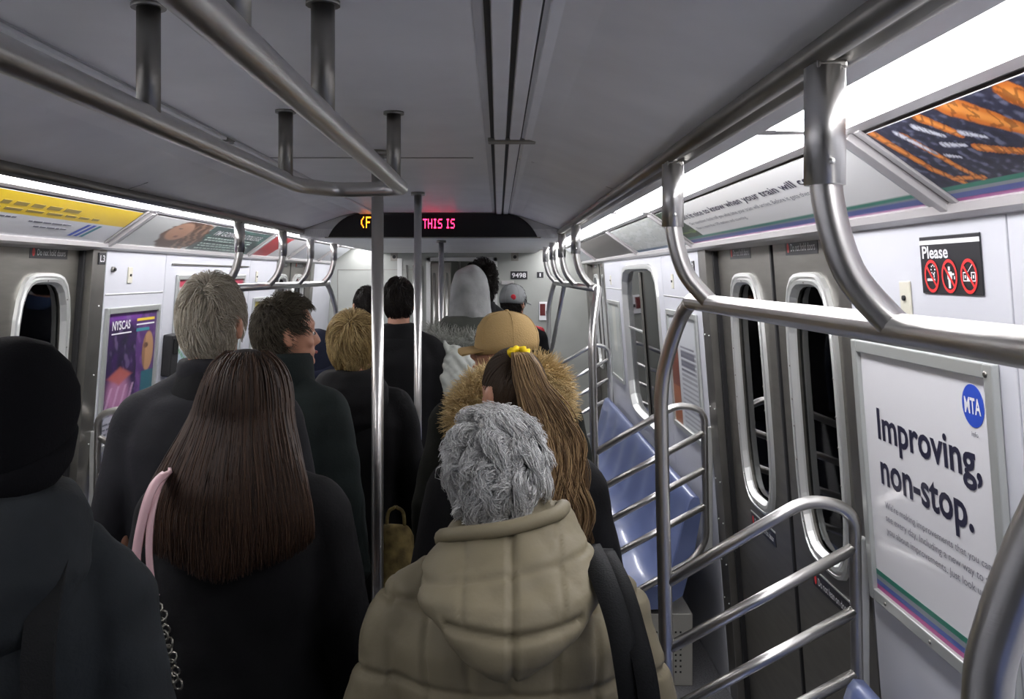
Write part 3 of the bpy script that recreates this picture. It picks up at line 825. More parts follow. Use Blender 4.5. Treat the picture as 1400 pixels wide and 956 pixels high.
# underside joint of the end vestibule; next car seen through the doorway
nc = struct(empty('wall_back', (0, 0, 0)), 'inside of the next car seen through the end door')
MB().box((-1.4, YE + 3.4, 0), (1.4, YE + 3.5, 2.3)).build('far_panel', ENDW, nc)
MB().box((-1.4, YE + .1, 2.2), (1.4, YE + 3.4, 2.25)).build('ceiling_panel', CEIL, nc)
for s in (-1, 1): MB().box((s * 1.35, YE + .1, 0), (s * 1.4, YE + 3.4, 2.25)).build('side_panel', ENDW, nc)
for k, x in enumerate((-.06, .17, .31, .44)):
    q = tag(MB().tube([(x, YE + 1.6 + .35 * k, 0), (x, YE + 1.6 + .35 * k, 2.2)], .018, 10).build('grab_pole', STEEL), ['first', 'second', 'third', 'fourth'][k] + ' steel pole from the left in the next car, through the end door', 'pole')
nl = thing('fluorescent_lamp', 'lamp strip on the ceiling of the next car', 'lamp', (.9, YE + .3, 2.17))
MB().box((-.04, 0, 0), (.04, 1.2, .03)).build('diffuser', LAMP, nl)

# ------------------------------------------------------------------ handrails
RX, BX, BZ, SXX = .792, .875, 1.816, .836
def hanger_path(side, Y):
    return smooth_path([(side * RX, Y, 2.125), (side * RX, Y, 2.04), (side * (RX + .004), Y, 1.965), (side * (RX + .028), Y, 1.885), (side * (BX - .012), Y, 1.832), (side * (BX + .006), Y, BZ)], 5)
def grab_bar(side, Ys, y0, y1, label, zf=0.0):
    t = thing('overhead_grab_bar', label, 'handrail', (side * BX, (y0 + y1) / 2, BZ))
    ox, oy = side * BX, (y0 + y1) / 2
    def L(pts): return [(p[0] - ox, p[1] - oy, p[2] - BZ) for p in pts]
    MB().tube(L([(side * BX, y0, BZ), (side * BX, y1, BZ)]), .0195, 16).build('grab_rail', STEEL, t)
    for Y in Ys:
        h = MB().tube(L(hanger_path(side, Y)), .0185, 14).build('hanger', STEEL, t)
        MB().tube(L([(side * RX, Y, 2.122), (side * RX, Y, 1.985)]), .0235, 14).build('sleeve', STEEL, h)
        MB().ell(L([(side * RX - side * .0, Y - .0235, 2.01)])[0], (.004, .004, .004), 6, 5).build('screw', STEEL_B, h)
        MB().box(L([(side * (RX - .016), Y - .02, 2.118)])[0], L([(side * (RX + .02), Y + .02, 2.128)])[0]).build('mounting_foot', STEEL_D, h, .003)
    return t
grab_bar(1, [.14, 1.064, 1.99], -.75, 2.19, 'thick steel grab rail running past the Please sign, nearest right')
grab_bar(1, [4.48, 5.45, 6.38, 7.33], 4.28, 7.5, 'steel grab rail with four hangers over the far right bench')
grab_bar(-1, [4.23, 5.08, 5.83, 6.66], 4.12, 6.86, 'steel grab rail with four hangers over the far left bench')
grab_bar(-1, [.2, 1.1, 2.0], -.75, 2.15, 'steel grab rail over the nearest left bench, outside the frame')

def barrier(side, Y, d, label, zlow=.0, sx_=None):
    """end-of-bench guard; d = +1 if the bench lies at larger Y"""
    t = thing('seat_guard_rail', label, 'guard rail', (side * 1.08, Y, 0))
    def L(x, y, z): return (side * x - side * 1.08, y - Y, z)
    st = [L(.857, Y, 0), L(.852, Y, .6), L(SXX + .008, Y, 1.0), L(SXX - .002, Y, 1.45), L(SXX - .002, Y + d * .01, 1.60), L(SXX + .012, Y + d * .05, 1.70), L(SXX + .028, Y + d * .10, 1.775), L(BX, Y + d * .165, BZ)]
    s_ = MB().tube(smooth_path(st, 5), .0185, 16).build('stanchion', STEEL, t)
    MB().tube([L(.857, Y, 0), L(.857, Y, .03)], .035, 16).build('floor_flange', STEEL_D, s_)
    px = 1.335
    loop = [L(.85, Y, 1.085), L(1.215, Y, 1.30), L(px, Y, 1.27), L(px + .01, Y, .69), L(px - .05, Y, .60), L(.853, Y, .36)]
    P = fillet(loop[:2] + loop[2:], .11, 7)
    MB().tube(P, .0165, 14).build('guard_loop', STEEL, t)
    for z in (1.175, 1.01, .845):
        MB().tube([L(.85, Y, z - .265), L(px + .004, Y, z)], .0155, 14).build('rail', STEEL, t)
    MB().box(L(px - .002, Y - .012, .62), L(px + .035, Y + .012, 1.20)).build('wall_post', STEEL_B, t, .003)
    return t
barrier(1, 2.36, -1, 'steel guard of slanted rails before the right doors, nearest')
barrier(1, 4.08, 1, 'steel guard of slanted rails after the right doors, at the blue bench')
barrier(1, 7.62, -1, 'steel guard of slanted rails at the far end of the right bench')
barrier(-1, 3.97, 1, 'steel guard of slanted rails at the left wall under the purple poster')
barrier(-1, 6.98, -1, 'steel guard of slanted rails at the far end of the left bench')
# slanting near post, bottom right of the frame
t = tag(MB().tube(smooth_path([(.865, .60, BZ), (.862, .68, 1.76), (.855, .735, 1.69), (.838, .775, 1.58), (.834, .79, 1.50), (.84, .80, 1.3), (.85, .80, .6), (.857, .80, 0)], 6), .0205, 18).build('stanchion', STEEL), 'thick steel stanchion crossing the bottom right corner', 'pole')
t = tag(MB().tube([(.845, 7.52, 1.22), (.86, 6.9, 1.53), (BX, 6.38, BZ)], .016, 12).build('stanchion', STEEL), 'slanting steel strut under the far right grab rail', 'pole')

# centre overhead loop
lp = thing('overhead_hand_loop', 'rectangular steel hand loop hung from the ceiling left of centre', 'handrail', (.03, 1.2, 2.10))
def LL(x, y, z): return (x - .03, y - 1.2, z - 2.10)
xl_, xr_ = -.078, .168
path = fillet([LL(xr_, -1.2, 2.098), LL(xr_, 2.34, 2.098), LL(xl_, 2.34, 2.098), LL(xl_, -1.2, 2.098)], .035, 6)
path = [LL(xr_, -1.2, 2.098)] + fillet([LL(xr_, -1.1, 2.098), LL(xr_, 2.30, 2.098), LL(xl_ + .07, 2.33, 2.098), LL(xl_, 2.20, 2.098), LL(xl_, -1.1, 2.098)], .04, 6) + [LL(xl_, -1.2, 2.098)]
MB().tube(path, .0185, 16).build('hand_rail', STEEL, lp)
for x, y in ((xr_, 2.11), (xr_, 1.257), (xr_, .83), (xl_, 2.09), (xl_, 1.27), (xl_, .40), (xr_, .40), (xr_, -.4), (xl_, -.4)):
    h = MB().tube([LL(x, y, 2.10), LL(x, y, ZC)], .0165, 14).build('ceiling_post', STEEL_D, lp)
    MB().tube([LL(x, y, ZC - .006), LL(x, y, ZC)], .024, 16).build('flange', STEEL_D, h)

# floor to ceiling poles
for px, Y, zt_, lab in ((.043, 2.77, ZC, 'floor to ceiling steel pole, nearest, in front of the blond woman'), (.043, 4.16, ZC, 'floor to ceiling steel pole, second, in front of the dark-haired man in black'), (.036, 5.98, 2.107, 'floor to ceiling steel pole, third, left of the grey hood')):
    t = thing('grab_pole', lab, 'pole', (px, Y, 0))
    MB().tube([(0, 0, .0), (0, 0, zt_)], .0185 if Y < 3 else .0175, 16).build('pole', STEEL, t)
    MB().tube([(0, 0, zt_ - .015), (0, 0, zt_)], .032, 16).build('ceiling_flange', STEEL_D, t)
    MB().tube([(0, 0, 0), (0, 0, .02)], .04, 16).build('floor_flange', STEEL_D, t)

# ------------------------------------------------------------------ benches
def bench(side, y0, y1, label):
    t = thing('bench_seat', label, 'bench', (side * 1.1, (y0 + y1) / 2, 0))
    pr = [(1.325, .865), (1.30, .868), (1.285, .85), (1.262, .78), (1.225, .62), (1.19, .52), (1.15, .468), (1.08, .45), (.98, .455), (.91, .462), (.89, .455), (.882, .43), (.888, .395), (.91, .36), (1.0, .35), (1.16, .36), (1.25, .42), (1.30, .60), (1.335, .80)]
    n = max(2, int((y1 - y0) / .045)); rings = []
    nseat = round((y1 - y0) / .46)
    for i in range(n + 1):
        f = i / n; y = y0 + (y1 - y0) * f
        dip = .5 - .5 * math.cos(2 * math.pi * f * nseat)
        e = min(f, 1 - f) * (y1 - y0); rr = 1 - math.sqrt(max(0, 1 - min(1, e / .04)))  if e < .04 else 0
        ring_ = []
        for k, (x, z) in enumerate(pr):
            xx, zz = x, z
            if 3 <= k <= 5: xx += .014 * dip
            if 6 <= k <= 9: zz -= .014 * dip
            cxm, czm = 1.12, .52
            xx = xx + (cxm - xx) * .10 * rr; zz = zz + (czm - zz) * .10 * rr
            ring_.append((side * xx - side * 1.1, y - (y0 + y1) / 2, zz))
        rings.append(ring_)
    MB().loft(rings).build('seat_shell', BLUE, t)
    hp = MB().box((side * -.02, -(y1 - y0) / 2 + .05, .05), (side * .0, (y1 - y0) / 2 - .05, .34)).build('heater_panel', HEATER, t, .003)
    MB().box((side * 0, -(y1 - y0) / 2 + .02, .0), (side * .2, (y1 - y0) / 2 - .02, .33)).build('heater_box', mat('heater_end', (.4, .39, .35), .45, .3), t, .004)
    bb = MB()
    for r in range(7):
        for c in range(14):
            y = -(y1 - y0) / 2 + .08 + c * .022; z = .10 + r * .028
            bb.box((side * -.0215, y, z), (side * -.0195, y + .009, z + .009))
    bb.build('vent_holes', BLACK, hp)['kind'] = 'stuff'
    # end face holes
    bb = MB()
    for r in range(8):
        for c in range(6):
            bb.box((side * (.03 + c * .022), -(y1 - y0) / 2 + .018, .06 + r * .026), (side * (.038 + c * .022), -(y1 - y0) / 2 + .0205, .068 + r * .026))
    bb.build('vent_holes', BLACK, hp)['kind'] = 'stuff'
    return t
bench(1, 4.14, 7.50, 'blue moulded bench seat along the right wall beyond the doors')
bench(1, -1.4, 2.28, 'blue moulded bench seat at the bottom right, its back corner showing')
bench(-1, 4.03, 6.88, 'blue moulded bench seat along the left wall, hidden by the crowd')

# ------------------------------------------------------------------ people
def voxel_mesh(mb, name, voxel, smooth_it=6, fac=.5):
    me = mb.mesh(name); o = link(bpy.data.objects.new(name, me))
    r = o.modifiers.new('r', 'REMESH'); r.mode = 'VOXEL'; r.voxel_size = voxel; r.use_smooth_shade = True
    if smooth_it:
        s_ = o.modifiers.new('s', 'SMOOTH'); s_.factor = fac; s_.iterations = smooth_it
    dg = bpy.context.evaluated_depsgraph_get(); dg.update()
    out = bpy.data.meshes.new_from_object(o.evaluated_get(dg))
    bpy.data.objects.remove(o); bpy.data.meshes.remove(me); out.name = name
    return out
def get_co(me):
    co = np.empty(len(me.vertices) * 3, 'f'); me.vertices.foreach_get('co', co); return co.reshape(-1, 3).astype(float)
def get_no(me):
    no = np.empty(len(me.vertices) * 3, 'f'); me.vertex_normals.foreach_get('vector', no); return no.reshape(-1, 3).astype(float)
def set_co(me, co): me.vertices.foreach_set('co', co.astype('f').ravel()); me.update()
def mesh_obj(me, name, m, parent):
    o = link(bpy.data.objects.new(name, me)); me.materials.clear(); me.materials.append(m); o.parent = parent
    me.polygons.foreach_set('use_smooth', [True] * len(me.polygons)); return o
def ering(cx, cy, z, rx, ry, n=24, p=2.3, tilt=0.0):
    out = []
    for k in range(n):
        a = 2 * math.pi * k / n; c, s_ = math.cos(a), math.sin(a)
        r = (abs(c) ** p + abs(s_) ** p) ** (-1 / p)
        out.append((cx + rx * r * c, cy + ry * r * s_, z + tilt * (ry * r * s_)))
    return out
def rotz(p, yaw, c=(0, 0)):
    x, y = p[0] - c[0], p[1] - c[1]; ca, sa = math.cos(yaw), math.sin(yaw)
    return (c[0] + x * ca - y * sa, c[1] + x * sa + y * ca, p[2])

HC = np.array([0, .012, 1.648])       # head centre at nominal height 1.75
HR = np.array([.078, .098, .104])
def body_mesh(head_yaw):
    """one continuous figure, nominal height 1.75, facing +Y"""
    b = MB()
    b.loft([ering(0, 0, .90, .15, .105), ering(0, 0, .96, .165, .11), ering(0, 0, 1.05, .145, .10), ering(0, 0, 1.13, .14, .098), ering(0, 0, 1.24, .155, .108), ering(0, 0, 1.34, .165, .112), ering(0, -.005, 1.42, .155, .095), ering(0, -.01, 1.46, .10, .07), ering(0, -.008, 1.50, .06, .055)])
    b.capsule((0, -.015, 1.42), (0, .005, 1.58), .062, .056, 16)
    for s in (-1, 1):
        b.capsule((s * .05, -.01, 1.43), (s * .155, -.01, 1.38), .042, .044)
        b.capsule((s * .165, -.01, 1.375), (s * .225, -.03, 1.12), .044, .036)
        b.capsule((s * .225, -.03, 1.12), (s * .235, .04, .88), .040, .027)
        b.loft([ering(s * .236, .045, .885, .018, .026, 12), ering(s * .236, .052, .84, .015, .040, 12), ering(s * .234, .058, .80, .014, .042, 12), ering(s * .232, .060, .785, .012, .038, 12)])
        b.capsule((s * .085, 0, .93), (s * .095, .01, .50), .088, .055, 14)
        b.capsule((s * .095, .01, .50), (s * .10, -.02, .09), .054, .036, 14)
        b.capsule((s * .10, -.03, .05), (s * .11, .13, .035), .040, .032, 12)
    hy = [p for p in ()]
    h = MB()
    h.ell(HC, HR, 24, 18)
    h.ell((0, .042, 1.585), (.058, .068, .062), 18, 12)                 # jaw
    h.ell((0, .092, 1.548), (.028, .022, .020), 12, 8)                  # chin
    h.loft([ering(0, .100, 1.655, .008, .010, 10), ering(0, .112, 1.63, .011, .016, 10), ering(0, .118, 1.612, .016, .018, 10), ering(0, .110, 1.600, .014, .012, 10)])
    for s in (-1, 1):
        h.capsule((s * .014, .100, 1.672), (s * .045, .088, 1.672), .011, .009, 8)
        h.ell((s * .040, .080, 1.612), (.020, .018, .016), 10, 8)
        h.capsule((s * .006, .108, 1.579), (s * .024, .102, 1.576), .007, .005, 8)
        h.ell((s * .081, .000, 1.628), (.009, .020, .031), 12, 10)
        h.ell((s * .086, -.010, 1.640), (.006, .012, .018), 10, 8)
    h.v = [rotz(p, head_yaw, (0, .0)) for p in h.v]
    b.add(h.v, h.f)
    me = voxel_mesh(b, 'body', .0068, 3, .5)
    # unequal bent fingers and a thumb, rooted in the palm
    bm = bmesh.new(); bm.from_mesh(me)
    f = MB()
    for s in (-1, 1):
        for k, (dy, ln) in enumerate(((.034, .068), (.012, .078), (-.010, .072), (-.031, .056))):
            x0 = s * .233; y0 = .058 + dy
            f.tube(smooth_path([(x0, y0, .80), (x0 - s * .004, y0 + dy * .08, .80 - ln * .42), (x0 - s * .016, y0 + dy * .12, .80 - ln * .78), (x0 - s * .034, y0 + dy * .12, .80 - ln * 1.02)], 3), [.0088] * 5 + [.0082, .0078, .0074, .007, .005], 8)
        f.tube(smooth_path([(s * .232, .075, .855), (s * .222, .098, .835), (s * .214, .112, .808), (s * .210, .116, .785)], 3), [.012] * 4 + [.011, .0105, .010, .0095, .009, .006], 8)
    fm = f.mesh('f'); bm.from_mesh(fm); bpy.data.meshes.remove(fm); bm.to_mesh(me); bm.free()
    return me
BODY = {}
EYES = {}
def get_body(hy):
    k = round(hy, 2)
    if k not in BODY: BODY[k] = body_mesh(hy)
    return BODY[k]

def trousers_mesh():
    b = MB()
    b.loft([ering(0, 0, 1.0, .165, .12), ering(0, 0, .92, .175, .125), ering(0, 0, .86, .175, .12), ering(0, 0, .82, .165, .11)])
    for s in (-1, 1):
        b.loft([ering(s * .088, 0, .90, .088, .105, 18), ering(s * .092, .005, .78, .090, .10, 18), ering(s * .097, .01, .50, .072, .078, 18), ering(s * .10, -.005, .30, .064, .070, 18), ering(s * .102, -.015, .08, .060, .066, 18)])
    return voxel_mesh(b, 'trousers', .014, 4)
def shoe_mesh(s):
    b = MB()
    b.loft([ering(s * .102, -.02, .10, .045, .055, 16), ering(s * .103, -.01, .06, .046, .075, 16), ering(s * .106, .045, .03, .047, .135, 16), ering(s * .106, .05, .0, .046, .14, 16)])
    b.ell((s * .110, .10, .04), (.042, .07, .036))
    me = voxel_mesh(b, 'shoe', .010, 3); co = get_co(me); co[:, 2] = np.maximum(co[:, 2], 0); set_co(me, co); return me
TRO = trousers_mesh(); SHOE = {-1: shoe_mesh(-1), 1: shoe_mesh(1)}

def folds(co, amp, seed, fine=1.0):
    r = np.random.default_rng(seed); x, y, z = co[:, 0], co[:, 1], co[:, 2]; out = 0
    for _ in range(6):
        f = r.uniform(9, 30) * fine; ph = r.uniform(0, 6.28)
        out = out + np.abs(np.sin(x * f * r.uniform(.3, 1.0) * r.choice([-1, 1]) + y * f * .4 + z * f * r.uniform(.2, .9) + ph + 1.3 * np.sin(x * 7 + z * 9 + ph)))
    return (out / 6 - .62) * amp
def coat_mesh(width=1.0, hem=.72, bulk=1.0, collar=True, seed=1, amp=.012, voxel=.011, quilt=False, flare=1.0, slope=0.0, extra=None):
    b = MB(); w_ = width; k = bulk; sl = slope
    rings = [ering(0, .0, hem, .20 * flare, .150 * flare * k), ering(0, 0, hem + .12, .20 * (1 + flare) / 2, .146 * k), ering(0, 0, 1.02, .188, .138 * k), ering(0, 0, 1.12, .185 * w_, .138 * k), ering(0, -.005, 1.25, .198 * w_, .146 * k),
             ering(0, -.01, 1.34, .205 * w_, .142 * k), ering(0, -.012, 1.40, .188 * w_, .122 * k), ering(0, -.012, 1.45, .145 * w_, .105), ering(0, -.008, 1.475, .082, .075), ering(0, -.004, 1.50, .068, .070)]
    b.loft(rings)
    for s in (-1, 1):
        b.capsule((s * .05 * w_, -.01, 1.448), (s * .160 * w_, -.012, 1.405 - sl), .060, .070 * k ** .5, 16)
        b.capsule((s * .03, -.012, 1.50), (s * .12 * w_, -.012, 1.435), .045, .055, 14)
        b.capsule((s * .172 * w_, -.012, 1.39 - sl), (s * .238 * w_, -.03, 1.12), .070 * k ** .5, .058 * k ** .5, 16)
        b.capsule((s * .238 * w_, -.03, 1.12), (s * (.236 * w_ + .004), .035, .90), .058 * k ** .5, .047, 16)
    if extra: extra(b)
    me = voxel_mesh(b, 'coat', voxel, 5, .5)
    co = get_co(me); no = get_no(me)
    d = folds(co, amp, seed)
    if quilt:
        q = .078
        gx = np.minimum(np.abs(((co[:, 0] + q / 2) % q) - q / 2), 1); gz = np.abs(((co[:, 2] + .03) % .145) - .0725)
        back = np.abs(co[:, 0]) < .2 * w_
        d = d - back * .007 * np.exp(-(gx / .006) ** 2) - .012 * np.exp(-((.0725 - gz) / .008) ** 2) + .0025 * back * np.cos((co[:, 2] + .03) / .145 * 2 * np.pi + np.pi) 
    co += no * d[:, None]
    set_co(me, co); return me
def collar_mesh(kind, yaw=0, seed=3):
    b = MB()
    if kind == 'stand':
        b.loft([ering(0, -.002, 1.44, .098, .088), ering(0, .0, 1.49, .086, .082), ering(0, .004, 1.545, .084, .086), ering(0, .004, 1.555, .076, .078)])
    elif kind == 'fold':
        b.loft([ering(0, -.004, 1.425, .125, .108), ering(0, -.003, 1.47, .105, .097), ering(0, .0, 1.51, .087, .085), ering(0, .002, 1.535, .080, .080)])
    elif kind == 'tall':
        b.loft([ering(0, -.004, 1.43, .12, .105), ering(0, .0, 1.48, .105, .10), ering(0, .004, 1.55, .10, .10), ering(0, .006, 1.58, .092, .095)])
    elif kind == 'hooddown':
        b.loft([ering(0, -.10, 1.30, .07, .05), ering(0, -.105, 1.36, .13, .085), ering(0, -.08, 1.43, .155, .11), ering(0, -.05, 1.49, .145, .12), ering(0, -.03, 1.53, .12, .11), ering(0, -.02, 1.545, .10, .10)])
    me = voxel_mesh(b, 'collar', .010, 4); co = get_co(me); no = get_no(me); co += no * folds(co, .010, seed, 1.5)[:, None]; set_co(me, co); return me

# ---- hair
def strand_obj(name, P, R, m, parent, flatten=None):
    """P: (N, K, 3) strand points, R: (K,) radii"""
    N, K, _ = P.shape
    T = np.gradient(P, axis=1); T /= np.linalg.norm(T, axis=2, keepdims=True) + 1e-9
    ref = np.array([.31, .2, .93]); u = np.cross(T, ref); u /= np.linalg.norm(u, axis=2, keepdims=True) + 1e-9; v = np.cross(T, u)
    V = np.empty((N, K, 3, 3))
    for i in range(3):
        a = 2 * math.pi * i / 3
        V[:, :, i] = P + (u * math.cos(a) + v * math.sin(a)) * np.asarray(R)[None, :, None]
    base = (np.arange(N) * K * 3)[:, None, None]; kk = (np.arange(K - 1) * 3)[None, :, None]; ii = np.arange(3)[None, None, :]; jj = (ii + 1) % 3
    F = np.stack([base + kk + ii, base + kk + jj, base + kk + 3 + jj, base + kk + 3 + ii], -1).reshape(-1, 4)
    me = bpy.data.meshes.new(name); nf = len(F)
    me.vertices.add(N * K * 3); me.vertices.foreach_set('co', V.astype('f').ravel())
    me.loops.add(nf * 4); me.loops.foreach_set('vertex_index', F.astype('i').ravel())
    me.polygons.add(nf); me.polygons.foreach_set('loop_start', np.arange(0, nf * 4, 4, dtype='i')); me.polygons.foreach_set('loop_total', np.full(nf, 4, 'i'))
    me.polygons.foreach_set('use_smooth', [True] * nf)
    me.update(calc_edges=True); me.materials.append(m)
    o = link(bpy.data.objects.new(name, me)); o.parent = parent; return o
def norm(a): return a / (np.linalg.norm(a, axis=-1, keepdims=True) + 1e-9)
def scalp_mask(d, nape=-.78, line=.50):
    side = (d[:, 1] > -.15) & (d[:, 1] <= .42) & (d[:, 2] > -.02 + .25 * np.clip(d[:, 1], 0, 1))
    front = (d[:, 1] > .42) & (d[:, 2] > line)
    back = (d[:, 1] <= -.15) & (d[:, 2] > nape)
    return side | front | back
def roots(n, r, **k):
    d = norm(r.normal(size=(n * 3, 3))); d = d[scalp_mask(d, **k)][:n]; return d
def head_rot(P, yaw):
    ca, sa = math.cos(yaw), math.sin(yaw); Q = P.copy()
    Q[..., 0] = P[..., 0] * ca - P[..., 1] * sa; Q[..., 1] = P[..., 0] * sa + P[..., 1] * ca; return Q
def scalp_shell(parent, m, yaw, k=1.03, name='scalp_hair', **kw):
    n1, n2 = 40, 30; vs = []; fs = []
    for i in range(n2 + 1):
        ph = math.pi * i / n2
        for j in range(n1):
            th = 2 * math.pi * j / n1; vs.append((math.sin(ph) * math.cos(th), math.sin(ph) * math.sin(th), math.cos(ph)))
    d = np.array(vs); ok = scalp_mask(d, **kw); P = head_rot(HC + d * HR * k, yaw)
    for i in range(n2):
        for j in range(n1):
            q = (i * n1 + j, (i + 1) * n1 + j, (i + 1) * n1 + (j + 1) % n1, i * n1 + (j + 1) % n1)
            if all(ok[x] for x in q): fs.append(q)
    o = MB().add(P.tolist(), fs, True).build(name, m, parent); return o
def hair_short(parent, m, yaw=0, n=2600, length=.5, lift=.10, K=7, seed=1, rad=.0011, swirl=.5, messy=.25, shell=None, crown=(0.1, -.45, .88), **kw):
    r = np.random.default_rng(seed); d0 = roots(n, r, **kw); N = len(d0)
    crown = norm(np.array(crown)); P = np.empty((N, K, 3)); d = d0.copy()
    ln = length * r.uniform(.6, 1.15, N)
    cl = norm(r.normal(size=(70, 3))); idx = np.argmax(d0 @ cl.T, 1)          # clumps share a comb direction
    cj = r.normal(size=(70, 3)) * messy
    comb = d0 - crown; comb -= (comb * d0).sum(1, keepdims=True) * d0; comb = norm(comb)
    sw = np.cross(d0, comb) * swirl; comb = norm(comb + sw + cj[idx] + r.normal(size=(N, 3)) * .12)
    lf = lift * (1 + .5 * np.clip(d0[:, 2], 0, 1)) * r.uniform(.6, 1.2, N)
    for k in range(K):
        t = k / (K - 1)
        dk = norm(d0 + comb * (ln * t)[:, None]); h = 1.01 + lf * np.sin(min(1, t * 1.25) * math.pi * .6) + .02 * t
        P[:, k] = HC + dk * HR * h[:, None]
    P = head_rot(P, yaw)
    o = strand_obj('hair', P, rad * np.linspace(1.1, .35, K), m, parent)
    scalp_shell(o, shell or m, yaw, 1.025, **kw); return o
def hair_curly(parent, m, yaw=0, n=2800, seed=2, K=9, out=.24, shell=None, **kw):
    r = np.random.default_rng(seed); d0 = roots(n, r, **kw); N = len(d0); P = np.empty((N, K, 3))
    nc = 260; cl = norm(r.normal(size=(nc, 3))); idx = np.argmax(d0 @ cl.T, 1)
    cd = norm(cl + r.normal(size=(nc, 3)) * .55)[idx]; ph = r.uniform(0, 6.28, nc)[idx] + r.normal(size=N) * .8
    fr = r.uniform(1.0, 1.7, nc)[idx]
    u = norm(np.cross(d0, [.2, .3, .9])); v = np.cross(d0, u)
    lenf = r.uniform(.65, 1.2, nc)[idx] * r.uniform(.8, 1.2, N) * np.where((np.abs(d0[:, 0]) > .6) & (d0[:, 2] < .1), .45, 1)
    tang = cd - (cd * d0).sum(1, keepdims=True) * d0; down = np.array([0, -.05, -1.0]) - d0 * (-d0[:, 2:3]); 
    for k in range(K):
        t = k / (K - 1); a = ph + 6.28 * fr * t
        p = HC + norm(d0 + (tang * .33 + down * .22) * t) * HR * (1.02 + out * (t ** .6) * (1 - .35 * t) * lenf)[:, None]
        p = p + (u * np.cos(a)[:, None] + v * np.sin(a)[:, None]) * (.0135 * min(1, t * 2)) + d0 * (np.cos(a) * .009 * t)[:, None]
        P[:, k] = p
    P = head_rot(P, yaw)
    o = strand_obj('hair', P, .0010 * np.linspace(1.1, .5, K), m, parent)
    scalp_shell(o, shell or m, yaw, 1.07, **kw); return o
def hair_long(parent, m, yaw=0, n=2600, seed=3, K=20, zend=1.235, shell=None, spread=.150, wave=0.0):
    """long straight hair over the back"""
    r = np.random.default_rng(seed); d0 = roots(int(n), r, nape=-.9, line=.62); N = len(d0)
    th = np.arctan2(d0[:, 0], -d0[:, 1])                         # 0 at the back, + to the right
    side = np.sign(d0[:, 0]); P = np.empty((N, K, 3)); jit = r.normal(size=N)
    ze = zend + .06 * np.abs(r.normal(size=N)) + .05 * np.abs(np.clip(th, -1.6, 1.6))
    lay = r.uniform(0, 1, N); wf = r.uniform(20, 40, N); wp_ = r.uniform(0, 6.28, N)
    th_c = np.clip(th, -1.75, 1.75); th_c = th_c * np.where(np.abs(th) > 1.6, .92, 1)
    for k in range(K):
        t = k / (K - 1)
        # polar angle runs down the skull, then the strand hangs
        ph0 = np.arccos(np.clip(d0[:, 2], -1, 1)); z0 = HC[2] + d0[:, 2] * HR[2]
        z = z0 + (ze - z0) * t
        zz = np.clip((z - HC[2]) / (HR[2] * 1.06), -1, 1); rad = np.sqrt(1 - np.clip(zz, -.25, 1) ** 2)
        below = np.clip((HC[2] + .05 - z) / .31, 0, 1)
        rx = HR[0] * 1.09 * rad + (spread - .078) * sm(0, 1, below) + .016 * lay * (1 - below)
        ry = HR[1] * 1.08 * rad + .012 * lay
        x = rx * np.sin(th_c) ; y = HC[1] - ry * np.cos(th_c)
        yb = -.180 - .010 * lay - .012 * np.cos(x * 18); hang = sm(.0, .95, np.clip((HC[2] + .05 - z) / .30, 0, 1))
        y = y * (1 - hang) + np.minimum(yb + .35 * np.abs(x) ** 1.4, -.02) * hang
        w_ = .0035 * np.sin(z * wf + wp_) * hang + .0010 * jit
        P[:, k] = np.stack([x + w_ + wave * .010 * np.sin(z * 34 + wp_ * .2), y, z], -1)
    # settle the root of each strand on the scalp
    P = np.where(np.arange(K)[None, :, None] >= 0, P, P)
    P[:, :, :] = P
    o = strand_obj('hair', P, np.concatenate([np.full(K - 4, .0018), [.0016, .0013, .001, .0006]]), m, parent)
    b = MB(); rings = []
    for z in np.linspace(zend + .06, 1.55, 9):
        below = np.clip((HC[2] + .05 - z) / .31, 0, 1); hw = .078 + (spread - .09) * float(sm(0, 1, below))
        rings.append(ering(0, -.142 if z < 1.47 else -.06, z, hw, .026 if z < 1.47 else .055, 20))
    b.loft(rings); b.ell((0, HC[1] - .012, HC[2] + .004), (HR[0] * 1.05, HR[1] * 1.0, HR[2] * 1.03), 24, 16)
    me = voxel_mesh(b, 'under_layer', .012, 5); co = get_co(me)
    mesh_obj(me, 'under_layer', shell or m, o)
    return o
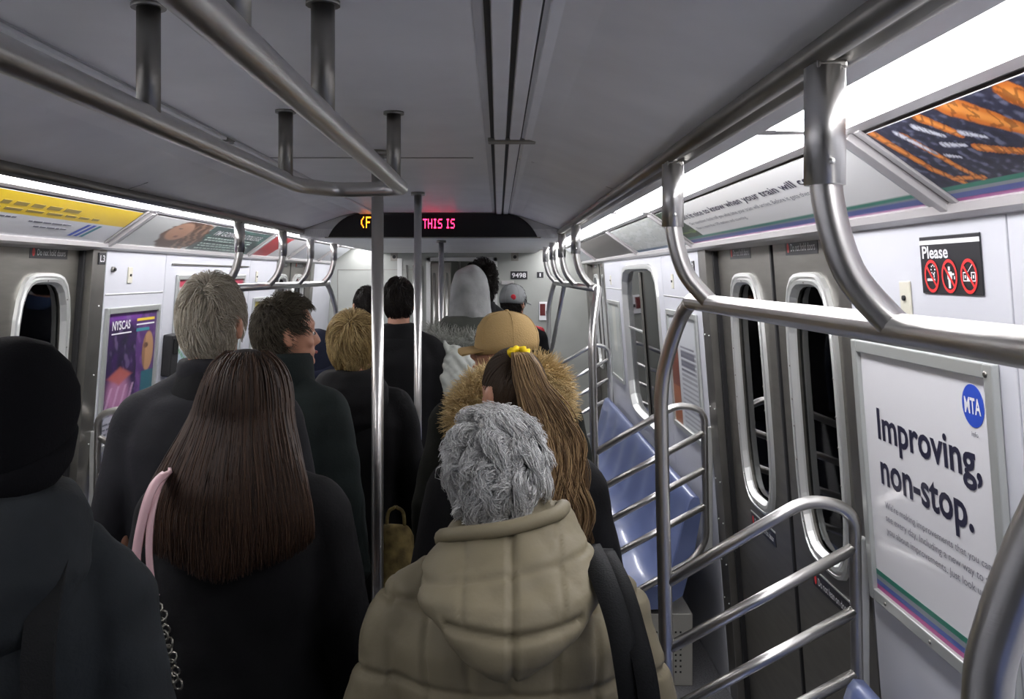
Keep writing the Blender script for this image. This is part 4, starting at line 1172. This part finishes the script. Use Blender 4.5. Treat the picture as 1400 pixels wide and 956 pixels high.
def hair_pony(parent, m, yaw, seed=5, n=2200, K=22, zend=1.20, shell=None):
    r = np.random.default_rng(seed); d0 = roots(1500, r, nape=-.85); N = len(d0)
    tie = norm(np.array([-.22, -.52, .82])); K1 = 9; P = np.empty((N, K1, 3))
    for k in range(K1):
        t = k / (K1 - 1); dk = norm(d0 * (1 - t) + tie * t); P[:, k] = HC + dk * HR * (1.03 + .05 * t) 
    o = strand_obj('hair', head_rot(P, yaw), .0013 * np.linspace(1, .9, K1), m, parent)
    scalp_shell(o, shell or m, yaw, 1.03, nape=-.85)
    T0 = head_rot((HC + tie * HR * 1.10)[None, :], yaw)[0]
    M_ = n; ph = r.uniform(0, 6.28, M_); rr = np.sqrt(r.uniform(0, 1, M_)); wf = r.uniform(26, 34, M_); cl = r.integers(0, 26, M_); cph = r.uniform(0, 6.28, 26)[cl]
    ze = zend + .14 * r.uniform(0, 1, M_) ** 1.5; P = np.empty((M_, K, 3)); cx_ = r.normal(size=26)[cl] * .018
    for k in range(K):
        t = k / (K - 1); z = T0[2] + (ze - T0[2]) * (t ** 1.15) + .032 * np.sin(min(1, t * 5) * math.pi) * (1 - t)
        rad = .014 + .055 * math.sin(min(1, t * 1.5) * math.pi / 2)* (1 - .35 * t)
        cx0 = T0[0] + .075 * sm(0, .55, np.array(t)) + .02 * t; cy0 = T0[1] - .055 * math.sin(min(1, t * 4) * math.pi / 2) - .015 * t
        x = cx0 + rad * rr * np.cos(ph) + cx_ * t + .013 * np.sin(z * 36 + cph) * t; y = cy0 + rad * .6 * rr * np.sin(ph) + .008 * np.sin(z * 27 + cph * 2) * t
        P[:, k] = np.stack([x, y, z], -1)
    strand_obj('ponytail', P, np.concatenate([np.full(K - 4, .0016), [.0015, .0012, .0009, .0005]]), m, o)
    return o, T0
def fur(parent, path, m, n=2500, length=.045, tube_r=.03, seed=4, name='fur_trim', K=4, closed=False, core=None):
    r = np.random.default_rng(seed); Q = np.array([list(p) for p in smooth_path(path, 8)])
    i = r.integers(0, len(Q) - 1, n); t = r.uniform(0, 1, n)[:, None]; c = Q[i] * (1 - t) + Q[i + 1] * t
    d = norm(r.normal(size=(n, 3))); tg = norm(Q[i + 1] - Q[i]); d = norm(d - tg * (d * tg).sum(1, keepdims=True) * .8)
    bend = norm(d + r.normal(size=(n, 3)) * .45 + np.array([0, 0, -.35])); P = np.empty((n, K, 3)); ln = length * r.uniform(.6, 1.2, n)[:, None]
    for k in range(K):
        s_ = k / (K - 1); P[:, k] = c + d * tube_r * .9 + d * ln * s_ * (1 - .4 * s_) + bend * ln * .6 * s_ * s_
    o = strand_obj(name, P, .0013 * np.linspace(1.2, .4, K), m, parent)
    MB().tube(smooth_path(path, 6), tube_r, 10).build('fur_core', core or m, o)
    return o

# ---- materials of clothes and hair
def cloth(n, c, rough=.85, b=(140, .25), noise=(9, .25)): return mat(n, c, rough, 0, bump=b, noise=noise, spec=.25)
C_NAVY = cloth('charcoal_navy_wool', (0.0130, 0.0130, 0.0158)); C_BLK = cloth('black_wool', (0.0043, 0.0043, 0.0051)); C_GRN = cloth('dark_green_cotton', (0.0108, 0.0162, 0.0156))
C_TEAL = cloth('dark_slate_cotton', (0.0149, 0.0183, 0.0208)); C_KHAKI = cloth('khaki_polyester', (.175, .152, .098), .6, (90, .15), (4, .10)); C_OLV = cloth('dark_olive_cotton', (0.0132, 0.0144, 0.0108))
C_DNAVY = cloth('dark_navy_nylon', (0.0077, 0.0091, 0.0154), .6); C_TROU = cloth('dark_denim', (.02, .022, .03)); C_SHOE = mat('black_leather', (.01, .01, .01), .4)
C_GREY = cloth('light_grey_jersey', (.27, .275, .27), .9); C_TAN = cloth('tan_corduroy', (.42, .29, .13), .9, (220, .4), (8, .12)); C_KNIT = mat('black_knit', (.005, .005, .006), .95, bump=(260, .4), spec=.1)
C_BLUE = cloth('mid_blue_cotton', (.05, .08, .16)); C_RED = cloth('red_nylon', (.40, .02, .03), .6); C_PINK = mat('pale_pink_leather', (.62, .40, .42), .4); C_YEL = cloth('yellow_scrunchie', (.80, .58, .02), .8)
C_PARK = cloth('grey_green_parka', (.060, .065, .055)); C_BAG = mat('pale_plastic_bag', (.42, .44, .40), .35, 0, bump=(25, .9))
C_STRAP = mat('black_woven_strap', (.005, .0055, .006), .75, bump=(300, .3), spec=.2); C_OCH = cloth('ochre_print_cloth', (.16, .12, .045), .8, noise=(25, .6))
def hairm(n, cols, rough=.5): return mat(n, cols[0], rough, 0, island=cols, spec=.22)
H_WHITE = hairm('white_grey_hair', [(.26, .23, .17), (.50, .45, .36), (.62, .58, .49), (.38, .33, .24)]); H_CURL = hairm('silver_curly_hair', [(.26, .26, .25), (.55, .55, .54), (.74, .74, .73), (.40, .40, .39)])
H_DBRN = hairm('long_dark_brown_hair', [(.016, .009, .006), (.034, .018, .011), (.065, .034, .019), (.022, .012, .008)], .52); H_BLK = hairm('near_black_hair', [(.010, .008, .007), (.022, .017, .014), (.014, .011, .009)])
H_BRN = hairm('dark_greying_hair', [(.03, .024, .015), (.07, .058, .040), (.15, .13, .095), (.04, .032, .02)]); H_BLND = hairm('blond_hair', [(.34, .24, .10), (.70, .55, .28), (.52, .38, .17), (.15, .09, .04)])
H_PONY = hairm('wavy_brown_hair', [(.06, .034, .017), (.17, .105, .052), (.36, .24, .12), (.10, .058, .028)]); H_TOP = hairm('crown_brown_hair', [(.035, .022, .014), (.06, .038, .022), (.045, .028, .016)])
F_TAN = hairm('tan_fur', [(.48, .35, .16), (.68, .52, .26), (.36, .25, .11), (.80, .66, .38)], .7); F_GREY = hairm('grey_fur', [(.20, .21, .18), (.38, .39, .35), (.50, .51, .46)], .7)
U_DARK = mat('under_hair_dark', (.012, .008, .006), .6); U_WHITE = mat('under_hair_grey', (.24, .22, .18), .7); U_CURL = mat('under_hair_silver', (.27, .27, .28), .7); U_BRN = mat('under_hair_brown', (.03, .02, .012), .7); U_BLND = mat('under_hair_blond', (.16, .11, .05), .7)

PEOPLE = {}
def person(key, label, px, pytop, Y, yaw=0.0, hyaw=0.0, extra=.015, coat=C_BLK, cw=1.0, hem=.72, bulk=1.0, collar='fold', seed=1, amp=.012, quilt=False, voxel=.012,
           flare=1.0, slope=0.0, skin=SKIN, trousers=C_TROU, collar_mat=None, cut=None):
    x = CX + (px - VX) * Y / FPX; ztop = CZ - (pytop - VY) * Y / FPX
    s = ztop / (1.75 + extra)
    t = thing('person', label, 'person', (x, Y, 0)); t.rotation_euler = (0, 0, yaw); t.scale = (min(1.0, .3 + .7 * s) if s > 1 else s, min(1.0, .3 + .7 * s) if s > 1 else s, s)
    sc_ = 1.0 if s > 1 else .5 + .5 * s; t.scale = (sc_, sc_, s)
    bo = link(bpy.data.objects.new('body', get_body(hyaw)));
    if not bo.data.materials: bo.data.materials.append(SKIN)
    bo.parent = t
    bo.material_slots[0].link = 'OBJECT'; bo.material_slots[0].material = skin
    for sd in (-1, 1):
        p = rotz((sd * .031, .0885, 1.640), hyaw)
        e = MB().ell(p, (.0135, .0125, .011), 12, 8).build('eye', EYEW, bo)
        q = rotz((sd * .031, .1010, 1.640), hyaw); MB().ell(q, (.0055, .0028, .0055), 10, 6).build('pupil', BLACK, bo)
    q0, q1 = rotz((-.022, .111, 1.5775), hyaw), rotz((.022, .111, 1.5775), hyaw); qm = rotz((0, .118, 1.5775), hyaw)
    MB().tube(smooth_path([q0, qm, q1], 4), .0042, 8).build('lips', LIPS, bo)
    tr = link(bpy.data.objects.new('trousers', TRO)); tr.parent = t
    if not TRO.materials: TRO.materials.append(trousers)
    for sd in (-1, 1):
        so = link(bpy.data.objects.new('shoe', SHOE[sd])); so.parent = t
        if not SHOE[sd].materials: SHOE[sd].materials.append(C_SHOE)
    co = mesh_obj(coat_mesh(cw, hem, bulk, seed=seed, amp=amp, quilt=quilt, voxel=voxel, flare=flare, slope=slope), 'coat', coat, t)
    for sd in (-1, 1):
        MB().tube([(sd * (.236 * cw + .004), .028, .925), (sd * (.236 * cw + .004), .040, .885)], .0495, 16).build('cuff', coat, co)
    if collar: mesh_obj(collar_mesh(collar, seed=seed), 'collar', collar_mat or coat, co)
    # scale note: hands and head keep human proportions because only the height is stretched a little
    PEOPLE[key] = (t, co, bo); return t, co, bo
R_ = math.radians

# 1 beanie man, front left
t, co, bo = person('beanie', 'person in a black knit beanie and dark slate hooded jacket at the bottom left corner', 10, 458, 1.45, R_(4), -.12, .03, C_TEAL, .93, .70, 1.12, None, 11, .018, False, .009, slope=.03, skin=SKINT)
def beanie_hat(parent, m, yaw=0, sag=.0):
    b = MB(); rings = []
    for z, rx, ry, cy in ((1.565, .074, .088, -.012), (1.60, .087, .104, -.008), (1.65, .094, .114, 0), (1.69, .094, .114, -.002), (1.73, .084, .102, -.008), (1.765, .060, .074, -.014), (1.782, .03, .036, -.018), (1.785, .008, .01, -.018)):
        rings.append(ering(0, cy + .008 - sag, z + .0, rx, ry, 40, 2.05, .32 if z < 1.66 else .18))
    b.loft(rings); b.v = [rotz(p, yaw) for p in b.v]
    h = b.build('knit_hat', m, parent)
    c = MB(); c.loft([ering(0, -.004, 1.560, .080, .094, 40, 2.05, .34), ering(0, -.003, 1.575, .090, .106, 40, 2.05, .34), ering(0, .0, 1.612, .095, .112, 40, 2.05, .34), ering(0, .0, 1.622, .090, .107, 40, 2.05, .34)]); c.v = [rotz(p, yaw) for p in c.v]
    c.build('hat_cuff', m, h); return h
h = beanie_hat(bo, C_KNIT, -.12); h.scale = (1.04, 1.04, 1.0); h.location.z = -.012
hair_short(bo, H_BLK, -.12, 500, .3, .03, 5, 61, shell=U_DARK, nape=-.9)
mesh_obj(collar_mesh('hooddown', seed=12), 'hood', C_TEAL, co)
b = MB()                                           # backpack straps seen on the back
for s in (-1, 1):
    b = MB(); P = smooth_path([(s * .10, .04, 1.47), (s * .115, -.07, 1.475), (s * .12, -.150, 1.40), (s * .125, -.178, 1.28), (s * .15, -.175, 1.14)], 5)
    b.loft([[(p.x - .022, p.y, p.z), (p.x + .022, p.y, p.z), (p.x + .022, p.y - .010, p.z + .002), (p.x - .022, p.y - .010, p.z + .002)] for p in P], smooth=False); b.build('shoulder_strap', C_STRAP, co)

# 2 long-haired woman
t, co, bo = person('longhair', 'woman with very long straight dark brown hair in a black coat', 336, 470, 2.0, R_(0), 0, .018, C_BLK, .98, .60, 1.0, 'fold', 21, .014, False, .010, 1.1)
hair_long(bo, H_DBRN, 0, 5600, 3, 20, 1.29, U_DARK, .172)
# 3 white-haired man
t, co, bo = person('white', 'tall white-haired man in a charcoal wool coat with raised collar, on the left', 287, 373, 2.45, R_(3), R_(-6), .018, C_NAVY, 1.08, .62, 1.0, 'stand', 31, .010, False, .011, 1.05)
hair_short(bo, H_WHITE, R_(-6), 4200, .52, .13, 8, 32, .0011, .35, .38, U_WHITE, nape=-.86)
mesh_obj(collar_mesh('fold', seed=33), 'lapel_collar', C_BLK, co)
# 4 man in profile
t, co, bo = person('profile', 'dark-haired man in profile looking right, dark green jacket', 385, 401, 3.0, R_(-18), R_(-42), .02, C_GRN, 1.06, .68, 1.08, 'tall', 41, .014)
hair_short(bo, H_BRN, R_(-42), 3400, .34, .15, 7, 42, .0012, .5, .35, U_BRN, nape=-.84, line=.66)
# 5 blond woman
t, co, bo = person('blond', 'blond woman with short layered hair in a black coat behind the first pole', 481, 427, 3.5, R_(0), R_(-12), .02, C_BLK, 1.04, .50, 1.08, 'hooddown', 51, .016, collar_mat=C_BLK)
hair_short(bo, H_BLND, R_(-12), 3400, .75, .21, 9, 52, .0014, .2, .42, U_BLND, nape=-.95)
# 6 far left man
t, co, bo = person('farleft', 'dark-haired man with a blue collar near the end wall, left of the poles', 502, 390, 5.6, R_(0), R_(15), .015, C_DNAVY, 1.0, .70, 1.0, 'stand', 61, .012, voxel=.016, collar_mat=C_BLUE)
hair_short(bo, H_BLK, R_(15), 1100, .4, .07, 5, 62, .0018, shell=U_DARK, nape=-.8)
# 7 dark-haired man in black
t, co, bo = person('darkman', 'tall dark-haired man in a black overcoat between the first and second pole', 545, 378, 4.75, R_(0), R_(8), .015, C_BLK, 1.06, .55, 1.0, 'fold', 71, .012, voxel=.014)
hair_short(bo, H_BLK, R_(8), 1600, .42, .09, 6, 72, .0016, shell=U_DARK, nape=-.82)
# 8 grey hood and parka
t, co, bo = person('hood', 'person with a light grey hood up over a fur-trimmed dark parka', 643, 364, 5.2, R_(0), 0, .02, C_DNAVY, 1.10, .66, 1.2, None, 81, .016, voxel=.014)
b = MB(); b.ell((0, -.012, 1.648), (.112, .128, .128), 24, 16); b.loft([ering(0, -.02, 1.44, .15, .125), ering(0, -.02, 1.50, .125, .12), ering(0, -.018, 1.58, .112, .122), ering(0, -.014, 1.66, .104, .12)])
me = voxel_mesh(b, 'hood', .010, 4); c_ = get_co(me); n_ = get_no(me); c_ += n_ * (folds(c_, .016, 82, 1.3) + .004 * np.sin(c_[:, 0] * 60 + c_[:, 2] * 25))[:, None]; set_co(me, c_)
hd = mesh_obj(me, 'hood_up', C_GREY, co)
b = MB(); b.loft([ering(0, -.06, 1.36, .19, .12), ering(0, -.055, 1.42, .20, .135), ering(0, -.045, 1.47, .185, .13), ering(0, -.03, 1.51, .15, .12)])
me = voxel_mesh(b, 'parka_hood', .012, 4); c_ = get_co(me); n_ = get_no(me); c_ += n_ * folds(c_, .02, 83, 1.3)[:, None]; set_co(me, c_); mesh_obj(me, 'parka_hood', C_PARK, co)
fur(co, [(-.205, -.04, 1.44), (-.18, -.155, 1.405), (-.09, -.205, 1.39), (0, -.215, 1.385), (.09, -.205, 1.39), (.18, -.155, 1.405), (.205, -.04, 1.44)], F_GREY, 2400, .05, .028, 84)
# 9 cap in grey and red
def cap_hat(parent, m, yaw, brim=True, button=True, brim_m=None):
    b = MB(); rings = []
    for z, k in ((1.632, 1.0), (1.66, 1.03), (1.69, 1.0), (1.72, .92), (1.745, .76), (1.762, .52), (1.770, .25), (1.772, .06)):
        rings.append(ering(0, -.002, z, .090 * k, .110 * k, 36, 2.1, -.10 if z < 1.70 else 0))
    b.loft(rings); b.v = [rotz(p, yaw) for p in b.v]; h = b.build('cap_crown', m, parent)
    for k in range(6):
        a = math.pi / 3 * k + .5; pth = []
        for z, q in ((1.64, 1.012), (1.66, 1.035), (1.69, 1.008), (1.72, .93), (1.745, .775), (1.762, .54), (1.772, .06)):
            pth.append(rotz((.0905 * q * math.cos(a), -.002 + .1105 * q * math.sin(a), z + .001), yaw))
        MB().tube(smooth_path(pth, 3), .0012, 5).build('panel_seam', m, h)
    if brim:
        v = []; n_ = 12; top = []; 
        for k in range(n_ + 1):
            a = math.pi * (.12 + .76 * k / n_); x, y = math.cos(a), math.sin(a)
            v.append((.088 * x, .106 * y, 1.652 - .010 * (1 - y))); v.append((.100 * x, .098 + .070 * y, 1.642 - .020 * abs(x) ** 2))
        m2 = MB(); vs = [rotz(p, yaw) for p in v] + [rotz((p[0], p[1], p[2] - .005), yaw) for p in v]; L_ = len(v); fs = []
        for k in range(n_):
            a = 2 * k; fs += [(a, a + 1, a + 3, a + 2), (L_ + a, L_ + a + 2, L_ + a + 3, L_ + a + 1), (a + 1, L_ + a + 1, L_ + a + 3, a + 3), (a, a + 2, L_ + a + 2, L_ + a)]
        m2.add(vs, fs, True); m2.build('brim', brim_m or m, h)
    MB().ell(rotz((0, -.002, 1.774), yaw), (.008, .008, .004), 10, 6).build('button', m, h)
    return h
t, co, bo = person('redcap', 'person in a grey cap with red patch and red-shouldered black jacket by the end wall', 701, 388, 6.6, R_(-6), R_(-20), .025, C_BLK, 1.06, .70, 1.1, 'fold', 91, .012, voxel=.016, collar_mat=C_GREY)
h = cap_hat(bo, cloth('mid_grey_cotton', (.20, .21, .21)), R_(-20), True)
MB().ell(rotz((0.0, -.104, 1.682), R_(5)), (.024, .010, .022), 12, 8).build('red_patch', C_RED, h)
hair_short(bo, H_BLK, R_(-20), 1200, .35, .16, 5, 92, .002, shell=U_DARK, nape=-.9)
for s in (-1, 1):
    b = MB(); b.capsule((s * .10, -.02, 1.462), (s * .20, -.02, 1.44), .030, .034, 10); b.build('red_yoke', C_RED, co)
# 10 tan cap, fur hood
t, co, bo = person('tancap', 'person in a tan cap, brim to the left, coat with a tan fur hood', 692, 423, 3.1, R_(8), R_(62), .028, C_OLV, 1.12, .62, 1.15, None, 101, .016, voxel=.011)
cap_hat(bo, C_TAN, R_(62), True)
hair_short(bo, H_DBRN, R_(62), 900, .35, .03, 5, 102, .0014, shell=U_DARK, nape=-.85)
b = MB(); b.loft([ering(0, -.10, 1.26, .10, .06), ering(0, -.12, 1.32, .17, .09), ering(0, -.10, 1.40, .20, .12), ering(0, -.07, 1.47, .19, .13), ering(0, -.04, 1.52, .15, .12), ering(0, -.03, 1.54, .12, .11)])
me = voxel_mesh(b, 'hood_down', .011, 4); c_ = get_co(me); n_ = get_no(me); c_ += n_ * folds(c_, .018, 103, 1.3)[:, None]; set_co(me, c_); mesh_obj(me, 'hood_down', C_OLV, co)
fur(co, [(-.135, -.20, 1.36), (-.160, -.18, 1.42), (-.150, -.155, 1.48), (-.105, -.14, 1.525), (-.05, -.14, 1.550), (.02, -.14, 1.565), (.08, -.13, 1.575), (.125, -.115, 1.555), (.150, -.11, 1.50), (.150, -.13, 1.42)], F_TAN, 8000, .044, .036, 104)
# 11 ponytail
t, co, bo = person('pony', 'woman with a long wavy brown ponytail and yellow scrunchie in a black coat', 706, 473, 2.3, R_(4), R_(24), .012, C_BLK, .96, .62, 1.0, 'fold', 111, .012, voxel=.011)
hp, T0 = hair_pony(bo, H_PONY, R_(24), 5, 3800, 24, 1.20, U_BRN)
hp.data.materials[0] = H_TOP
b = MB(); P = []
tiec = np.array(T0)
for k in range(24):
    a = 2 * math.pi * k / 24; rr = .021 + .003 * math.sin(a * 7)
    P.append((tiec[0] + rr * math.cos(a), tiec[1] - .004 + .010 * math.sin(a * 5), tiec[2] + .006 + rr * .45 * math.sin(a)))
b.tube(P, [.008 + .002 * math.sin(k * 2.1) for k in range(24)], 10, False, True); b.build('scrunchie', C_YEL, hp)
# 12 grey curly woman
t, co, bo = person('curly', 'older woman with short curly silver hair in a quilted khaki hooded coat, front centre', 678, 560, 1.7, R_(0), 0, .03, C_KHAKI, 1.15, .60, 1.22, None, 121, .020, True, .0075, 1.15, .02)
co.location.x = .028
hair_curly(bo, H_CURL, 0, 9000, 122, 9, .46, U_CURL, nape=-.72)
def hood_bag():   # pointed hood hanging on the back
    b = MB(); rings = []
    for z, rx, cy, ry in ((1.335, .010, -.240, .012), (1.348, .036, -.244, .028), (1.375, .074, -.240, .048), (1.408, .112, -.222, .070), (1.442, .146, -.190, .095), (1.475, .166, -.155, .112), (1.505, .162, -.12, .118), (1.535, .142, -.09, .114), (1.562, .122, -.065, .106), (1.582, .108, -.05, .098)):
        rings.append([(x_ - .004, y_, z_ + .16 * x_ * max(0, (z - 1.44) / .14)) for x_, y_, z_ in ering(0, cy, z, rx, ry, 28, 2.2, .10 if z > 1.5 else 0)])
    b.loft(rings)
    me = voxel_mesh(b, 'hood_down', .0065, 5); c_ = get_co(me); n_ = get_no(me); x, z = c_[:, 0], c_[:, 2]
    d = folds(c_, .017, 123, 1.6) - .013 * np.exp(-(x / .005) ** 2) - .014 * np.exp(-((z - 1.430 - .25 * x * x * np.sign(x) - .12 * np.abs(x)) / .008) ** 2) * (np.abs(x) < .12)
    d = d - .006 * np.exp(-((z - .16 * x - 1.515) / .005) ** 2) - .005 * np.exp(-((np.abs(x) - .085) / .004) ** 2) * (z > 1.45)
    c_ += n_ * d[:, None]; set_co(me, c_); return me
hd = mesh_obj(hood_bag(), 'hood_down', C_KHAKI, co)
MB().tube(smooth_path([(-.130, .05, 1.485), (-.130, -.05, 1.535), (-.100, -.118, 1.560), (-.01, -.148, 1.580), (.075, -.120, 1.597), (.100, -.05, 1.595), (.09, .05, 1.562)], 6), .0145, 12).build('hood_edge', C_KHAKI, hd)

def strap_band(path, wid, th, m, name, parent=None, updir=(0, 0, 0)):
    P = smooth_path(path, 6); b = MB(); rings = []
    for i, p in enumerate(P):
        a = P[max(0, i - 1)]; c = P[min(len(P) - 1, i + 1)]; T = (c - a).normalized(); out = Vector((0, -1, .15)); side = T.cross(out).normalized(); out = side.cross(T).normalized()
        rings.append([tuple(p + side * u * wid / 2 + out * v * th / 2) for u, v in ((-1, -1), (0, -1.3), (1, -1), (1, 1), (0, 1.3), (-1, 1))])
    b.loft(rings); return b.build(name, m, parent)
def W(px, py, Y): return (CX + (px - VX) * Y / FPX, Y, CZ - (py - VY) * Y / FPX)
# shoulder bag of the curly woman: two strap bands and the bag under the frame
bg = thing('shoulder_bag', 'black shoulder bag with ribbed strap on the khaki coat\'s right shoulder', 'bag', (.63, 1.52, 0))
def toL(o, pts): return [(p[0] - o.location[0], p[1] - o.location[1], p[2] - o.location[2]) for p in pts]
s1 = strap_band(toL(bg, [W(800, 790, 1.74), W(803, 750, 1.68), W(812, 762, 1.58), W(828, 800, 1.49), W(846, 855, 1.45), W(858, 920, 1.43), W(868, 1000, 1.43), W(872, 1080, 1.43)]), .040, .010, C_STRAP, 'strap', bg)
s2 = strap_band(toL(bg, [W(822, 795, 1.74), W(824, 756, 1.68), W(834, 770, 1.58), W(852, 808, 1.49), W(868, 862, 1.45), W(884, 930, 1.42), W(893, 1010, 1.42), W(898, 1080, 1.42)]), .034, .010, C_STRAP, 'strap', bg)
b = MB(); b.loft([ering(0, -.11, .62, .12, .05), ering(0, -.115, .66, .15, .065), ering(0, -.115, .80, .155, .06), ering(0, -.112, .93, .14, .04), ering(0, -.11, .98, .12, .02)])
me = voxel_mesh(b, 'pouch', .01, 4); c_ = get_co(me); c_ += get_no(me) * folds(c_, .012, 7)[:, None]; set_co(me, c_); mesh_obj(me, 'pouch', C_SHOE, bg)
# pink-strapped bag of the long-haired woman
bg = thing('handbag', 'dark handbag on pale pink straps with chain-knit side, left shoulder of the long-haired woman', 'bag', (-.38, 1.9, 0))
strap_band(toL(bg, [(-.305, 1.98, 1.435), W(232, 645, 1.865), W(210, 665, 1.80), W(195, 710, 1.775), W(186, 768, 1.77), W(194, 800, 1.765)]), .017, .006, C_PINK, 'strap', bg)
strap_band(toL(bg, [(-.275, 1.98, 1.435), W(226, 652, 1.86), W(210, 690, 1.79), W(204, 740, 1.77), W(206, 785, 1.765), W(212, 812, 1.765)]), .012, .006, C_PINK, 'strap', bg)
strap_band(toL(bg, [W(199, 828, 1.765), W(216, 812, 1.765)]), .008, .006, C_PINK, 'strap_tab', bg)
b = MB(); b.loft([ering(0, 0, .78, .15, .055), ering(0, 0, .85, .165, .065), ering(0, 0, 1.0, .16, .06), ering(0, 0, 1.12, .14, .045), ering(0, 0, 1.16, .125, .03)]); me = voxel_mesh(b, 'pouch', .01, 3)
c_ = get_co(me); c_[:, 0] += .0; c_[:, 1] -= .13; c_ += get_no(me) * folds(c_, .012, 9)[:, None]; set_co(me, c_); mesh_obj(me, 'pouch', C_SHOE, bg)
CHAIN = mat('chain_metal', (.30, .29, .25), .35, 1.0)
for r in range(12):
    for c in range(2):
        x, y, z = W(205 + c * 11 + r * 2.2 + (r % 2) * 4, 832 + r * 9.5, 1.755); x -= bg.location[0]; y -= bg.location[1]
        MB().tube([(x + .008 * math.cos(a), y + .003 * math.sin(a * 2 + r), z + .010 * math.sin(a)) for a in np.linspace(0, 6.2832, 11)[:-1]], .0022, 6, False, True).build('chain_link', CHAIN, bg)
# pale bag on the parka's back
bg = thing('plastic_bag', 'crumpled pale grey bag carried against the back of the fur-trimmed parka', 'bag', (*W(627, 500, 4.72)[:2], 0))
b = MB(); zc = W(627, 500, 4.72)[2]
b.loft([ering(.01, 0, zc - .19, .05, .04), ering(0, 0, zc - .14, .10, .07), ering(-.01, 0, zc - .05, .105, .075), ering(0, 0, zc + .03, .085, .06), ering(.01, 0, zc + .08, .05, .035), ering(-.02, 0, zc + .11, .02, .015)])
b.capsule((-.05, 0, zc + .06), (-.07, 0, zc + .13), .02, .012); b.capsule((.05, 0, zc + .05), (.085, 0, zc + .085), .02, .012)
me = voxel_mesh(b, 'sack', .008, 2); c_ = get_co(me); n_ = get_no(me); c_ += n_ * folds(c_, .035, 9, 1.8)[:, None]; set_co(me, c_); mesh_obj(me, 'sack', C_BAG, bg)
# ochre bag low between the pole and the khaki coat
bg = thing('tote_bag', 'ochre patterned bag held low between the second pole and the khaki coat', 'bag', (*W(541, 800, 3.0)[:2], 0))
b = MB(); z1, z0 = W(541, 718, 3.0)[2], .45
b.loft([ering(0, 0, z0, .07, .05), ering(0, 0, z0 + .1, .085, .06), ering(0, 0, z1 - .22, .075, .05), ering(0, 0, z1 - .03, .06, .03), ering(0, 0, z1, .045, .015)])
me = voxel_mesh(b, 'pouch', .01, 3); c_ = get_co(me); c_ += get_no(me) * folds(c_, .02, 19)[:, None]; set_co(me, c_); mesh_obj(me, 'pouch', C_OCH, bg)
for s in (-1, 1): MB().tube(smooth_path([(s * .03, 0, z1 - .03), (s * .025, .0, z1 + .04), (.0, .0, z1 + .06)], 4), .006, 8).build('handle', C_OCH, bg)
# 13 navy beanie, mostly hidden
t, co, bo = person('navy', 'short person in a navy knit hat, almost hidden behind the man in profile', 432, 452, 4.15, R_(0), R_(-10), .03, C_DNAVY, 1.0, .70, 1.0, 'fold', 131, .012, voxel=.016)
beanie_hat(bo, cloth('navy_knit', (.014, .017, .035)), R_(-10))
# 14 tall dark-haired person in the doorway, 15 in the next car
t, co, bo = person('doorway', 'tall person with thick black hair just behind the grey hood', 661, 357, 6.15, R_(0), R_(25), .03, C_BLK, 1.0, .70, 1.0, 'fold', 141, .012, voxel=.016)
hair_short(bo, H_BLK, R_(25), 1900, .4, .32, 6, 142, .002, swirl=.8, messy=.5, shell=U_DARK, nape=-.85)
t, co, bo = person('next1', 'dark-haired person standing in the next car, seen through the end door', 646, 357, 10.2, R_(0), R_(10), .03, C_BLK, .95, .70, 1.0, 'fold', 151, .012, voxel=.016)
hair_short(bo, H_BLK, R_(10), 700, .4, .1, 5, 152, .003, shell=U_DARK, nape=-.85)
t, co, bo = person('next2', 'person in an olive coat in the next car, left part of the end door', 630, 371, 10.9, R_(0), R_(0), .03, cloth('olive_coat', (.05, .055, .03)), 1.05, .70, 1.0, 'tall', 161, .012, voxel=.016)
hair_short(bo, H_BRN, R_(0), 700, .4, .1, 5, 162, .003, shell=U_DARK, nape=-.85)
